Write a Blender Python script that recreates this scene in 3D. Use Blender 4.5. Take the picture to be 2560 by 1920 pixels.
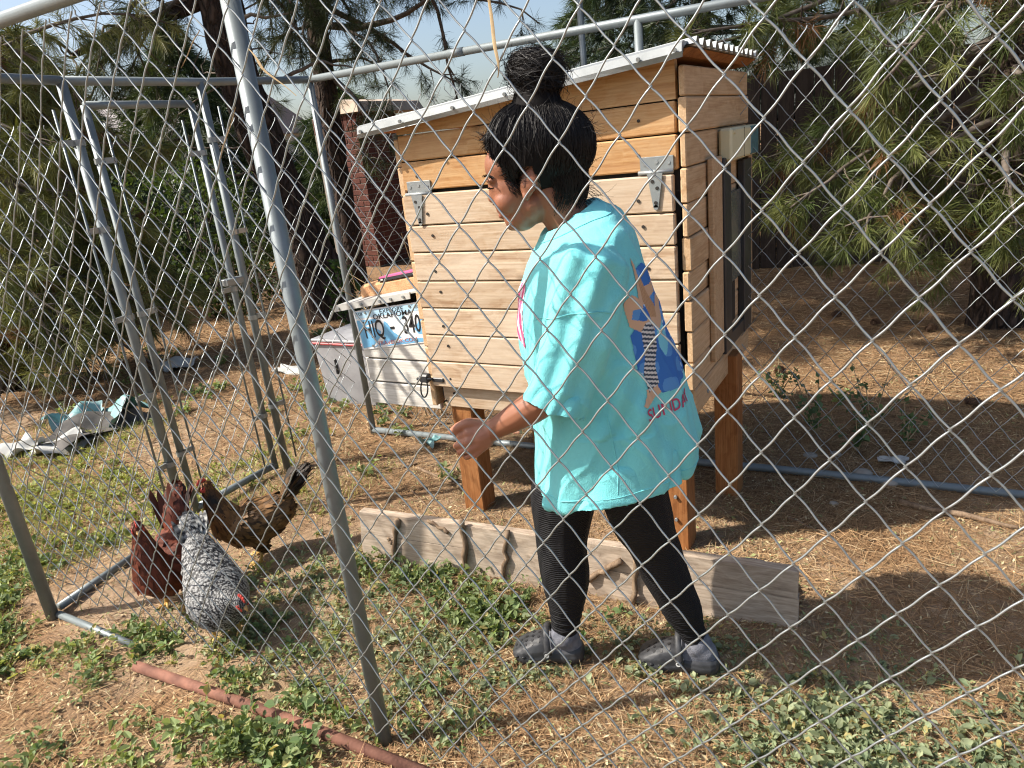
import bpy, bmesh, math, random
import numpy as np
from mathutils import Vector, Matrix
from mathutils.bvhtree import BVHTree

random.seed(7); rng = np.random.default_rng(7)
scene = bpy.context.scene
for o in list(bpy.data.objects): bpy.data.objects.remove(o)
col = scene.collection

# ------------------------------------------------------------------ camera
CAM = np.array([2.676, -1.039, 1.450])
MR = np.array([[0.8703, 0.0668, -0.4880], [0.4809, -0.3288, 0.8128], [-0.1064, -0.9421, -0.3180]])
cam_data = bpy.data.cameras.new('camera')
cam_data.sensor_width = 36.0
cam_data.lens = 36.0 * 1790.0 / 2560.0
cam_data.clip_start = 0.02
cam_data.clip_end = 1500.0
cam = bpy.data.objects.new('camera', cam_data)
col.objects.link(cam)
R_, U_, F_ = MR[:, 0], -MR[:, 1], MR[:, 2]
F_ = F_ / np.linalg.norm(F_); R_ = R_ - F_ * R_.dot(F_); R_ /= np.linalg.norm(R_); U_ = np.cross(R_, F_)
cam.matrix_world = Matrix(((R_[0], U_[0], -F_[0], CAM[0]), (R_[1], U_[1], -F_[1], CAM[1]), (R_[2], U_[2], -F_[2], CAM[2]), (0, 0, 0, 1)))
scene.camera = cam

# ------------------------------------------------------------------ sky and sun
SUN_TO = np.array([0.80, 0.53, -1.0])            # direction the light travels
SUN_TO = SUN_TO / np.linalg.norm(SUN_TO)
sun_el = math.asin(-SUN_TO[2]); sun_az = math.atan2(-SUN_TO[0], -SUN_TO[1])   # from +Y, clockwise
world = bpy.data.worlds.new('World'); scene.world = world; world.use_nodes = True
wn = world.node_tree.nodes; wl = world.node_tree.links
sky = wn.new('ShaderNodeTexSky'); sky.sky_type = 'NISHITA'; sky.sun_disc = False
sky.sun_elevation = sun_el; sky.sun_rotation = sun_az
sky.air_density = 1.0; sky.dust_density = 3.0; sky.ozone_density = 1.0
bgn = wn['Background']; wl.new(sky.outputs[0], bgn.inputs[0]); bgn.inputs[1].default_value = 0.115
sd = bpy.data.lights.new('sun', 'SUN'); sd.energy = 5.0; sd.angle = math.radians(0.55); sd.color = (1.0, 0.93, 0.83)
so = bpy.data.objects.new('sun', sd); col.objects.link(so)
so.rotation_euler = Vector(SUN_TO.tolist()).to_track_quat('-Z', 'Y').to_euler(); so.location = (-6, -4, 9)
vs = scene.view_settings
vs.view_transform = 'Standard'; vs.look = 'None'; vs.exposure = 0.78; vs.gamma = 1.0; vs.use_curve_mapping = False
cy = scene.cycles
cy.use_adaptive_sampling = True; cy.adaptive_threshold = 0.025; cy.use_denoising = True; cy.time_limit = 780
cy.filter_width = 1.15; cy.max_bounces = 5; cy.diffuse_bounces = 3; cy.glossy_bounces = 2; cy.transmission_bounces = 3; cy.transparent_max_bounces = 4
cy.caustics_reflective = False; cy.caustics_refractive = False
scene.render.resolution_x = 1024; scene.render.resolution_y = 768

# ------------------------------------------------------------------ helpers
ORG = {}                                          # world origin of every object

def link(o, parent, org):
    col.objects.link(o)
    org = np.array(org, float); ORG[o.name] = org
    if parent is not None:
        o.parent = parent; o.location = (org - ORG[parent.name]).tolist()
    else:
        o.location = org.tolist()
    return o

def tag(o, label=None, cat=None, group=None, kind=None):
    if label: o['label'] = label
    if cat: o['category'] = cat
    if group: o['group'] = group
    if kind: o['kind'] = kind
    return o

def thing(name, org, label, cat, group=None):
    o = bpy.data.objects.new(name, None); o.empty_display_size = 0.05
    link(o, None, org)
    return tag(o, label, cat, group)

def fast_mesh(name, V, F, smooth=False, colr=None, uv=None):
    """V (n,3), F (m,k) int, colr (n,3) per-vertex colour, uv (n,2) per vertex"""
    V = np.asarray(V, np.float32); F = np.asarray(F, np.int32); m, k = F.shape
    me = bpy.data.meshes.new(name)
    me.vertices.add(len(V)); me.vertices.foreach_set('co', V.ravel())
    me.loops.add(m * k); me.loops.foreach_set('vertex_index', F.ravel())
    me.polygons.add(m); me.polygons.foreach_set('loop_start', np.arange(0, m * k, k, dtype=np.int32))
    me.polygons.foreach_set('loop_total', np.full(m, k, np.int32))
    if smooth: me.polygons.foreach_set('use_smooth', np.ones(m, bool))
    if colr is not None:
        a = me.color_attributes.new('Col', 'FLOAT_COLOR', 'POINT')
        c = np.ones((len(V), 4), np.float32); c[:, :3] = colr; a.data.foreach_set('color', c.ravel())
    if uv is not None:
        u = me.uv_layers.new(name='UVMap'); u.data.foreach_set('uv', np.asarray(uv, np.float32)[F.ravel()].ravel())
    me.update(calc_edges=True); me.validate()
    return me

def fobj(name, V, F, mat, parent=None, org=None, **kw):
    V = np.asarray(V, float)
    if org is None: org = V.mean(0)
    me = fast_mesh(name, V - np.array(org), F, **kw)
    me.materials.append(mat)
    return link(bpy.data.objects.new(name, me), parent, org)

class MB:
    """collects polygons, builds ONE mesh object"""
    def __init__(s): s.v = []; s.f = []
    def add(s, V, F):
        n = len(s.v); s.v += [tuple(map(float, p)) for p in V]; s.f += [tuple(int(i) + n for i in f) for f in F]; return s
    def box(s, lo, hi, ch=0.0, M=None):
        lo = np.array(lo, float); hi = np.array(hi, float); c = (lo + hi) / 2; h = (hi - lo) / 2
        V, F = cbox(h, ch); V = V @ (np.eye(3) if M is None else np.array(M)).T + c
        return s.add(V, F)
    def tube(s, P, r, n=8, cap=True):
        V, F = tube(P, r, n, cap); return s.add(V, F)
    def build(s, name, mat, parent=None, org=None, smooth=False, sub=0):
        V = np.array(s.v)
        if org is None: org = V.mean(0)
        me = bpy.data.meshes.new(name); me.from_pydata((V - np.array(org)).tolist(), [], s.f)
        me.materials.append(mat)
        if smooth: me.polygons.foreach_set('use_smooth', np.ones(len(me.polygons), bool))
        me.update()
        return link(bpy.data.objects.new(name, me), parent, org)

def cbox(h, ch):
    """box of half sizes h with chamfered edges"""
    if ch <= 0:
        V = np.array([[x, y, z] for x in (-1, 1) for y in (-1, 1) for z in (-1, 1)], float) * h
        return V, [(0, 1, 3, 2), (4, 6, 7, 5), (0, 4, 5, 1), (2, 3, 7, 6), (0, 2, 6, 4), (1, 5, 7, 3)]
    ch = min(ch, 0.45 * 2 * min(h)); V = []; idx = {}
    for sx in (-1, 1):
        for sy in (-1, 1):
            for sz in (-1, 1):
                for a in range(3):
                    p = np.array([sx, sy, sz], float) * h; q = np.array([sx, sy, sz], float)
                    for b in range(3):
                        if b != a: p[b] -= q[b] * ch
                    idx[(sx, sy, sz, a)] = len(V); V.append(p)
    F = []
    V = np.array(V)
    def face(ids):
        P = V[ids]; n = np.cross(P[1] - P[0], P[2] - P[0])
        F.append(tuple(ids) if n.dot(P.mean(0)) > 0 else tuple(ids[::-1]))
    for a in range(3):
        b, c = (a + 1) % 3, (a + 2) % 3
        for s in (-1, 1):
            ids = []
            for (t, u) in ((-1, -1), (1, -1), (1, 1), (-1, 1)):
                k = [0, 0, 0]; k[a] = s; k[b] = t; k[c] = u; ids.append(idx[(*k, a)])
            face(ids)
    for a in range(3):
        b, c = (a + 1) % 3, (a + 2) % 3
        for t in (-1, 1):
            for u in (-1, 1):
                k0 = [0, 0, 0]; k0[a] = -1; k0[b] = t; k0[c] = u; k1 = list(k0); k1[a] = 1
                face([idx[(*k0, b)], idx[(*k1, b)], idx[(*k1, c)], idx[(*k0, c)]])
    for sx in (-1, 1):
        for sy in (-1, 1):
            for sz in (-1, 1): face([idx[(sx, sy, sz, 0)], idx[(sx, sy, sz, 1)], idx[(sx, sy, sz, 2)]])
    return V, F

def tube(P, r, n=8, cap=True, flat=None):
    P = np.asarray(P, float); m = len(P); r = np.broadcast_to(np.asarray(r, float), (m,))
    T = np.gradient(P, axis=0); T /= np.linalg.norm(T, axis=1)[:, None] + 1e-12
    up = np.array([0, 0, 1.0]) if abs(T[0, 2]) < 0.9 else np.array([1.0, 0, 0])
    N = np.zeros_like(P); x = np.cross(up, T[0]); N[0] = x / np.linalg.norm(x)
    for i in range(1, m):
        x = N[i - 1] - T[i] * N[i - 1].dot(T[i]); N[i] = x / (np.linalg.norm(x) + 1e-12)
    B = np.cross(T, N); a = np.arange(n) * 2 * math.pi / n
    V = P[:, None] + r[:, None, None] * (np.cos(a)[None, :, None] * N[:, None] + np.sin(a)[None, :, None] * B[:, None])
    V = V.reshape(-1, 3)
    i = np.arange(m - 1)[:, None] * n; j = np.arange(n)[None]; j2 = (j + 1) % n
    F = [tuple(q) for q in np.stack([i + j, i + j2, i + n + j2, i + n + j], -1).reshape(-1, 4).tolist()]
    if cap:
        F.append(tuple(range(n))[::-1]); F.append(tuple(range((m - 1) * n, m * n)))
    return V, F

def cyl(name, a, b, r, mat, parent=None, n=14, label=None):
    o = MB().tube([a, b], r, n).build(name, mat, parent)
    for p in o.data.polygons: p.use_smooth = len(p.vertices) == 4
    if label: o['label'] = label
    return o

def vnoise(seed, n=7, fmin=1.0, fmax=4.0, dim=3):
    """smooth pseudo noise: a sum of random sines, ~[-1,1]"""
    r = np.random.default_rng(seed)
    K = r.normal(size=(n, dim)); K /= np.linalg.norm(K, axis=1)[:, None]; K *= np.exp(r.uniform(math.log(fmin), math.log(fmax), n))[:, None]
    ph = r.uniform(0, 6.28, n); w = 1 / np.sqrt(n)
    return lambda P: (np.sin(np.asarray(P) @ K.T + ph) * w).sum(-1) * 1.2

def unit(v): v = np.asarray(v, float); return v / (np.linalg.norm(v, axis=-1, keepdims=True) + 1e-12)

# ------------------------------------------------------------------ node helpers
def newmat(name):
    m = bpy.data.materials.new(name); m.use_nodes = True
    nt = m.node_tree; b = nt.nodes['Principled BSDF']
    return m, nt, b, nt.links

def coords(nt, kind='Object', scale=(1, 1, 1), rand=False, rot=(0, 0, 0)):
    tc = nt.nodes.new('ShaderNodeTexCoord'); mp = nt.nodes.new('ShaderNodeMapping')
    mp.inputs['Scale'].default_value = scale; mp.inputs['Rotation'].default_value = rot
    nt.links.new(tc.outputs[kind], mp.inputs['Vector'])
    if rand:
        oi = nt.nodes.new('ShaderNodeObjectInfo'); cx_ = nt.nodes.new('ShaderNodeCombineXYZ'); mu = nt.nodes.new('ShaderNodeMath')
        mu.operation = 'MULTIPLY'; mu.inputs[1].default_value = 37.0
        nt.links.new(oi.outputs['Random'], mu.inputs[0])
        for i in range(3): nt.links.new(mu.outputs[0], cx_.inputs[i])
        nt.links.new(cx_.outputs[0], mp.inputs['Location'])
    return mp.outputs[0]

def noise(nt, vec, scale=5, detail=5, rough=.55, dist=0):
    n = nt.nodes.new('ShaderNodeTexNoise'); n.inputs['Scale'].default_value = scale; n.inputs['Detail'].default_value = detail
    n.inputs['Roughness'].default_value = rough; n.inputs['Distortion'].default_value = dist
    if vec is not None: nt.links.new(vec, n.inputs['Vector'])
    return n.outputs['Fac']

def ramp(nt, fac, stops, interp='LINEAR'):
    r = nt.nodes.new('ShaderNodeValToRGB'); e = r.color_ramp.elements; r.color_ramp.interpolation = interp
    while len(e) < len(stops): e.new(0.5)
    for i, (p, c) in enumerate(stops): e[i].position = p; e[i].color = (*c, 1) if len(c) == 3 else c
    nt.links.new(fac, r.inputs[0]); return r.outputs[0]

def mixc(nt, fac, a, b, mode='MIX'):
    m = nt.nodes.new('ShaderNodeMix'); m.data_type = 'RGBA'; m.blend_type = mode
    for s, v in ((m.inputs[0], fac), (m.inputs[6], a), (m.inputs[7], b)):
        if isinstance(v, (int, float)): s.default_value = v
        elif isinstance(v, tuple): s.default_value = (*v, 1)
        else: nt.links.new(v, s)
    return m.outputs[2]

def math_(nt, op, a, b=None, clamp=False):
    m = nt.nodes.new('ShaderNodeMath'); m.operation = op; m.use_clamp = clamp
    for s, v in zip(m.inputs, (a, b)):
        if v is None: continue
        if isinstance(v, (int, float)): s.default_value = v
        else: nt.links.new(v, s)
    return m.outputs[0]

def bump(nt, b, h, strength=.3, dist=.01):
    n = nt.nodes.new('ShaderNodeBump'); n.inputs['Strength'].default_value = strength; n.inputs['Distance'].default_value = dist
    nt.links.new(h, n.inputs['Height']); nt.links.new(n.outputs[0], b.inputs['Normal'])

def randval(nt): return nt.nodes.new('ShaderNodeObjectInfo').outputs['Random']

def pmat(name, c1, c2=None, scale=8, rough=.7, metal=0.0, bmp=0.0, bscale=40, stretch=(1, 1, 1), rand=False, spec=.5, lo=.35, hi=.65, hue=None):
    m, nt, b, L = newmat(name)
    b.inputs['Roughness'].default_value = rough; b.inputs['Metallic'].default_value = metal; b.inputs['Specular IOR Level'].default_value = spec
    v = coords(nt, 'Object', stretch, rand)
    if c2 is None: b.inputs['Base Color'].default_value = (*c1, 1)
    else:
        f = noise(nt, v, scale, 6)
        c = ramp(nt, f, [(lo, c1), (hi, c2)])
        if hue is not None: c = mixc(nt, math_(nt, 'MULTIPLY', randval(nt), hue[1]), c, hue[0])
        L.new(c, b.inputs['Base Color'])
    if bmp: bump(nt, b, noise(nt, v, bscale, 4), bmp, .004)
    return m

def leafmat(name, transl=.35, rough=.6, tint=(1, 1, 1)):
    """foliage: colour from the mesh, some light passes through"""
    m, nt, b, L = newmat(name)
    a = nt.nodes.new('ShaderNodeAttribute'); a.attribute_name = 'Col'
    b.inputs['Roughness'].default_value = rough; b.inputs['Specular IOR Level'].default_value = .3
    L.new(a.outputs['Color'], b.inputs['Base Color'])
    t = nt.nodes.new('ShaderNodeBsdfTranslucent'); L.new(mixc(nt, 1.0, a.outputs['Color'], (1.3, 1.25, .6), 'MULTIPLY'), t.inputs['Color'])
    mx = nt.nodes.new('ShaderNodeMixShader'); mx.inputs[0].default_value = transl
    L.new(b.outputs[0], mx.inputs[1]); L.new(t.outputs[0], mx.inputs[2]); L.new(mx.outputs[0], nt.nodes['Material Output'].inputs['Surface'])
    return m

def colmat(name, rough=.8, spec=.3, bmp=0):
    m, nt, b, L = newmat(name)
    a = nt.nodes.new('ShaderNodeAttribute'); a.attribute_name = 'Col'
    b.inputs['Roughness'].default_value = rough; b.inputs['Specular IOR Level'].default_value = spec
    L.new(a.outputs['Color'], b.inputs['Base Color'])
    return m

def woodmat(name, c_lo, c_mid, c_hi, knots=True, rough=.75, axis=0, wear=None, vary=.25, grain=1.0):
    """board: grain along the local axis, knots, weathering; each object differs"""
    m, nt, b, L = newmat(name)
    st = [55., 55., 55.]; st[axis] = 2.2
    st = tuple(s * grain for s in st)
    v = coords(nt, 'Object', st, True); w = coords(nt, 'Object', (1, 1, 1), True)
    warp = noise(nt, w, 3.5, 3)
    add = nt.nodes.new('ShaderNodeVectorMath'); add.operation = 'MULTIPLY_ADD'
    L.new(warp, add.inputs[0]); add.inputs[1].default_value = (9, 9, 9); L.new(v, add.inputs[2])
    g1 = noise(nt, add.outputs[0], .55, 5, .6)
    g2 = noise(nt, v, 3.0, 3, .6)
    c = ramp(nt, g1, [(.38, c_lo), (.47, c_mid), (.57, c_hi), (.66, c_mid)])
    c = mixc(nt, .55, c, ramp(nt, g2, [(.3, tuple(x * .72 for x in c_lo)), (.7, c_hi)]))
    if knots:
        ks = [9., 9., 9.]; ks[axis] = 4.2
        kv = coords(nt, 'Object', tuple(ks), True)
        vo = nt.nodes.new('ShaderNodeTexVoronoi'); vo.inputs['Scale'].default_value = 1.0; L.new(kv, vo.inputs['Vector'])
        kf = ramp(nt, vo.outputs['Distance'], [(.04, (1, 1, 1)), (.13, (0, 0, 0))])
        sep = nt.nodes.new('ShaderNodeSeparateColor'); L.new(vo.outputs['Color'], sep.inputs[0])
        sel = math_(nt, 'GREATER_THAN', sep.outputs[0], .58)
        c = mixc(nt, math_(nt, 'MULTIPLY', kf, math_(nt, 'MULTIPLY', sel, .7)), c, tuple(x * .28 for x in c_lo))
    if wear:
        c = mixc(nt, math_(nt, 'MULTIPLY', ramp(nt, noise(nt, w, 4, 5), [(.42, (0, 0, 0)), (.62, (1, 1, 1))]), .55), c, wear)
    r = randval(nt)
    c = mixc(nt, math_(nt, 'MULTIPLY', r, vary), c, tuple(x * .6 for x in c_mid))
    L.new(c, b.inputs['Base Color']); b.inputs['Roughness'].default_value = rough; b.inputs['Specular IOR Level'].default_value = .25
    bump(nt, b, g1, .35, .003)
    return m

def galv(name, base, rough=.42, metal=.75):
    m, nt, b, L = newmat(name)
    v = coords(nt, 'Object', (1, 1, 1), True)
    f = noise(nt, v, 9, 6, .65); f2 = noise(nt, v, 120, 2)
    c = ramp(nt, f, [(.3, tuple(x * .72 for x in base)), (.7, base)])
    c = mixc(nt, math_(nt, 'MULTIPLY', f2, .25), c, tuple(x * .6 for x in base))
    L.new(c, b.inputs['Base Color']); b.inputs['Metallic'].default_value = metal
    L.new(ramp(nt, f, [(.3, (rough + .15,) * 3), (.7, (rough - .06,) * 3)]), b.inputs['Roughness'])
    bump(nt, b, f2, .08, .001)
    return m

M = {}
M['post'] = galv('galvanised_pipe', (.23, .265, .275), .48, .4)
M['wire'] = galv('galvanised_wire', (.36, .395, .405), .38, .65)
M['flash'] = galv('sheet_metal', (.38, .405, .41), .48, .6)
M['hinge'] = galv('zinc_hinge', (.36, .39, .395), .42, .6)
M['coop'] = woodmat('pale_pine_board', (.33, .185, .095), (.55, .385, .24), (.68, .545, .40), wear=(.62, .52, .405), vary=.35)
M['coop_o'] = woodmat('orange_pine_board', (.35, .145, .045), (.53, .275, .10), (.64, .42, .215), wear=(.57, .37, .20), vary=.3)
M['coop_s'] = woodmat('side_pine_board', (.42, .24, .115), (.55, .36, .20), (.62, .44, .27))
M['coop_y'] = woodmat('side_board_along_y', (.46, .27, .13), (.58, .39, .22), (.66, .47, .29), axis=1)
M['leg'] = woodmat('stained_post', (.19, .065, .018), (.30, .115, .035), (.40, .18, .065), axis=2, knots=False, vary=.15)
M['grey_wood'] = woodmat('weathered_plank', (.27, .20, .145), (.42, .33, .245), (.56, .46, .36), knots=True, vary=.1)
M['white_wood'] = woodmat('white_painted_board', (.50, .47, .41), (.66, .64, .58), (.74, .72, .67), knots=False, vary=.1)
M['stick'] = woodmat('dead_stick', (.11, .068, .042), (.21, .14, .09), (.32, .23, .15), axis=2, knots=False)
M['gap'] = pmat('dark_gap', (.018, .014, .011))  # near-black for screw heads, seams and shade painted into gaps
M['black'] = pmat('black_plastic', (.018, .02, .023), (.03, .032, .036), 10, .45)
M['rust'] = pmat('rusty_pipe', (.085, .032, .02), (.27, .12, .078), 11, .85, 0, .5, 90)
# ------------------------------------------------------------------ ground
_n1 = vnoise(11, 8, .6, 2.2, 2); _n2 = vnoise(12, 10, 5, 16, 2); _n3 = vnoise(13, 10, 25, 60, 2)
def gz(x, y):
    P = np.stack([np.asarray(x, float), np.asarray(y, float)], -1)
    far = np.clip((P[..., 1] - 2.2) / 3.5, 0, 1)
    z = .006 * _n2(P) + .0025 * _n3(P) + far * .05 * _n1(P)
    dx = np.clip((P[..., 0] - 1.6) / 2.5, 0, 1)
    return z + far * dx * .10

def axis_coords(lo, hi, step, far):
    c = list(np.arange(lo, hi + 1e-6, step)); s = step; a = lo; b = hi; L_, R2 = [], []
    while b < far:
        s *= 1.16; a -= s; b += s; L_.append(a); R2.append(b)
    return np.array(L_[::-1] + c + R2)
gx = axis_coords(-3.2, 4.6, .03, 420); gy = axis_coords(-.9, 5.2, .03, 420)
X, Y = np.meshgrid(gx, gy); Z = gz(X, Y); nx_, ny_ = len(gx), len(gy)
V = np.stack([X, Y, Z], -1).reshape(-1, 3)
I = (np.arange(ny_ - 1)[:, None] * nx_ + np.arange(nx_ - 1)[None]).ravel()
F = np.stack([I, I + 1, I + nx_ + 1, I + nx_], -1)
m, nt, b, L = newmat('dirt_and_pine_straw')
v = coords(nt, 'Object')
big = noise(nt, v, .9, 4); mid = noise(nt, v, 7, 6, .65); fine = noise(nt, v, 60, 6, .7)
vs_ = coords(nt, 'Object', (160, 22, 60), rot=(0, 0, .6)); vs2 = coords(nt, 'Object', (22, 170, 60), rot=(0, 0, .25))
s1 = noise(nt, vs_, 1, 3); s2 = noise(nt, vs2, 1, 3)
straw = math_(nt, 'MAXIMUM', s1, s2)
dirt = ramp(nt, mid, [(.3, (.24, .16, .098)), (.55, (.39, .285, .19)), (.75, (.50, .385, .27))])
duff = ramp(nt, straw, [(.45, (.12, .068, .036)), (.6, (.30, .175, .088)), (.75, (.49, .325, .18))])
c = mixc(nt, ramp(nt, big, [(.42, (0, 0, 0)), (.58, (1, 1, 1))]), dirt, duff)
sepx = nt.nodes.new('ShaderNodeSeparateXYZ'); L.new(v, sepx.inputs[0])
back = math_(nt, 'MULTIPLY', math_(nt, 'SUBTRACT', sepx.outputs[1], 1.2), .9, True)
c = mixc(nt, math_(nt, 'MULTIPLY', back, .8), c, duff)
c = mixc(nt, math_(nt, 'MULTIPLY', ramp(nt, fine, [(.4, (0, 0, 0)), (.7, (1, 1, 1))]), .4), c, (.12, .08, .05))
L.new(c, b.inputs['Base Color']); b.inputs['Roughness'].default_value = .95; b.inputs['Specular IOR Level'].default_value = .15
bump(nt, b, math_(nt, 'ADD', fine, straw), .6, .01)
g_ = fobj('ground', V, F, m, org=(0, 0, 0), smooth=True); g_['kind'] = 'structure'
# ------------------------------------------------------------------ chain-link kennel
PX, PZ = .0493, .0595          # half diagonals of a mesh diamond
def wire_path(x0, x1, zs, odd, per, r, rs, ends=True):
    """zig-zag of one wire between two node columns; returns local (u, depth, z)"""
    P = []
    n = len(zs) - 1
    for j in range(n):
        right = (j + odd) % 2 == 0
        a, b_ = (x0 - r * .9, x1 + r * .9) if right else (x1 + r * .9, x0 - r * .9)
        for i in range(per):
            s = i / per
            e = s + .035 * math.sin(2 * math.pi * s)
            P.append((a + (b_ - a) * e, (-1 if right else 1) * r * 1.15 * math.sin(math.pi * s) ** .6, zs[j] + (zs[j + 1] - zs[j]) * s))
    P.append((P[-1][0] + .004, 0, zs[-1]))
    return np.array(P)

def chainlink(root, A, U, W, z0, z1, r=.0017, per=6, sides=5, seed=0, deform=None, u_ref=0., z_ref=0., amp=.004, mat=None, px=PX):
    """every wire of the mesh is a part of its panel"""
    A = np.array(A, float); U = np.array(U, float); Nn = np.array([U[1], -U[0], 0.0])   # Nn looks to -Y side for U = +X
    ns = [vnoise(seed * 9 + i, 8, 4, 16, 2) for i in range(3)]; rr = np.random.default_rng(seed)
    k0 = math.ceil((0 - u_ref) / px); k1 = math.floor((W - u_ref) / px)
    for k in range(k0, k1):
        x0, x1 = u_ref + k * px, u_ref + (k + 1) * px
        j0 = math.ceil((z0 - z_ref) / PZ); j1 = math.floor((z1 - z_ref) / PZ)
        zs = [z_ref + j * PZ for j in range(j0, j1 + 1)]
        # columns with even k carry nodes at even j: the wire is at its left column there
        P = wire_path(x0, x1, zs, (j0 + k) % 2, per, r, rr)
        q = P[:, [0, 2]]
        P[:, 0] += amp * ns[0](q); P[:, 2] += amp * ns[1](q); P[:, 1] += amp * 2.0 * ns[2](q * .6)
        if deform is not None: P = deform(P)
        Wd = A + P[:, :1] * U + P[:, 1:2] * -Nn + P[:, 2:] * np.array([0, 0, 1.0])
        # a short twisted end above the last node
        V, F = tube(Wd, r, sides, False)
        o = fobj('wire', V, np.array(F), mat or M['wire'], root, org=Wd[0], smooth=True)

def band(root, p, q, r, z, name='band', axis=None):
    """flat strap round a post with an ear towards the tension bar"""
    p = np.array(p, float); q = np.array(q, float); mb = MB()
    a = np.linspace(0, 2 * math.pi, 15); ring = []
    for zz in (-.011, .011):
        for t in a[:-1]: ring.append((p[0] + r * 1.12 * math.cos(t), p[1] + r * 1.12 * math.sin(t), z + zz))
    n = 14; mb.add(ring, [(i, (i + 1) % n, n + (i + 1) % n, n + i) for i in range(n)])
    d = unit(q - p); s = np.array([-d[1], d[0], 0]) * .004
    L0 = p + d * r * .9; L1 = q + d * .006
    vv = []
    for zz in (-.011, .011):
        for pt in (L0 - s, L1 - s, L1 + s, L0 + s): vv.append((pt[0], pt[1], z + zz))
    mb.add(vv, [(0, 1, 2, 3)[::-1], (4, 5, 6, 7), (0, 1, 5, 4), (1, 2, 6, 5), (2, 3, 7, 6), (3, 0, 4, 7)])
    mb.tube([(*(q - s * 2)[:2], z), (*(q + s * 2)[:2], z)], .005, 8)
    mb.build(name, M['hinge'], root)

HK = 1.836                       # top rail height
# near panel, along y = 0
fr = thing('chain_link_fence', (0, 0, 0), 'chain-link panel nearest the viewer, hanging between the person and the camera', 'fence', 'chain-link fences of the kennel')
cyl('corner_post', (0, 0, -.05), (0, 0, HK), .021, M['post'], fr)
cyl('post', (1.525, .026, -.05), (1.525, .024, HK), .0188, M['post'], fr)
MB().tube([(-.0, .0, HK), (3.3, .0, HK)], .0155, 16).build('top_rail', M['post'], fr, smooth=True)
MB().tube([(.02, .012, .006), (.52, .012, .0)], .013, 10).build('bottom_rail', M['post'], fr, smooth=True)
def sag_front(P):
    u, d, z = P[:, 0], P[:, 1], P[:, 2]
    low = np.clip((.75 - z) / .75, 0, 1)
    left = np.clip((1.9 - u) / 1.6, 0, 1)
    P[:, 1] = d + low ** 2 * .10 * left * np.sin(np.clip(u / 1.5, 0, 1) * math.pi) + .012 * np.sin(u * 2.1) * np.sin(z * 1.7)
    P[:, 2] = z + low ** 2 * .015 * np.sin(u * 7)
    return P
chainlink(fr, (.03, -.004, 0), (1, 0, 0), 3.12, .03, 1.84, .0017, 8, 6, 3, sag_front, 2.5505, .849, .0035)

# left wall with the gate
lw = thing('chain_link_fence', (-.05, .3, 0), 'short chain-link side panel between near left corner post and gate', 'fence', 'chain-link fences of the kennel')
A0, A1 = np.array([0.0, .03, 0]), np.array([-.098, .652, 0])
cyl('gate_post', A1 + (0, 0, -.03), A1 + (0, 0, HK), .0188, M['post'], lw)
dA = unit(A1 - A0)
MB().tube([A0 + (0, 0, HK), A1 + (0, 0, HK)], .0165, 14).build('top_rail', M['post'], lw, smooth=True)
MB().tube([A0 + (0, 0, .02), A0 + dA * .33 + (0, 0, .02)], .015, 12).build('bottom_rail', M['post'], lw, smooth=True)
tb = A1 - dA * .065
cyl('tension_bar', tb + (0, 0, .05), tb + (0, 0, HK - .10), .005, M['post'], lw, 8)
for z in (.30, .62, .95, 1.30, 1.62): band(lw, A1, tb, .0215, z)
chainlink(lw, A0, dA, np.linalg.norm(A1 - A0) - .06, .03, HK - .12, .0016, 6, 5, 5, None, .01, .02)
gt = thing('kennel_gate', (-.10, .95, 0), 'narrow chain-link gate with tubular frame standing closed in the side wall', 'gate')
B0, B1 = np.array([-.10, .716, 0]), np.array([-.088, 1.178, 0]); dB = unit(B1 - B0)
cyl('stile', B0 + (0, 0, .03), B0 + (0, 0, HK - .085), .0150, M['post'], gt)
cyl('stile', B1 + (0, 0, .03), B1 + (0, 0, HK - .085), .0150, M['post'], gt)
MB().tube([B0 + (0, 0, HK - .085), B1 + (0, 0, HK - .085)], .0150, 14).build('frame_rail', M['post'], gt, smooth=True)
MB().tube([B0 + (0, 0, .05), B1 + (0, 0, .05)], .0165, 12).build('frame_rail', M['post'], gt, smooth=True)
for s, Bp in ((1, B0), (-1, B1)):
    t_ = Bp + dB * .06 * s
    cyl('tension_bar', t_ + (0, 0, .07), t_ + (0, 0, HK - .15), .0045, M['post'], gt, 8)
    for z in (.32, .95, 1.55): band(gt, Bp, t_, .0175, z)
MB().box(B1 + np.array([-.012, -.05, .97]), B1 + np.array([.03, .045, 1.0]), .003).build('latch', M['hinge'], gt)
chainlink(gt, B0 + dB * .04, dB, np.linalg.norm(B1 - B0) - .08, .07, HK - .16, .0016, 6, 5, 6, None, .01, .03)
l2 = thing('chain_link_fence', (0, 1.5, 0), 'chain-link side panel between the gate and the far left corner post', 'fence', 'chain-link fences of the kennel')
E0, E1 = np.array([-.074, 1.237, 0]), np.array([.061, 1.761, 0]); dE = unit(E1 - E0)
cyl('gate_post', E0 + (0, 0, -.03), E0 + (0, 0, HK), .0180, M['post'], l2)
MB().tube([A1 + (0, 0, HK), E0 + (0, 0, HK), E1 + (0, 0, HK)], .0165, 14).build('top_rail', M['post'], l2, smooth=True)
t_ = E0 + dE * .06
cyl('tension_bar', t_ + (0, 0, .05), t_ + (0, 0, HK - .1), .0045, M['post'], l2, 8)
for z in (.35, .8, 1.2, 1.6): band(l2, E0, t_, .0205, z)
chainlink(l2, E0, dE, np.linalg.norm(E1 - E0) - .02, .03, HK - .12, .0016, 5, 5, 7, None, .03, .02)
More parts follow.
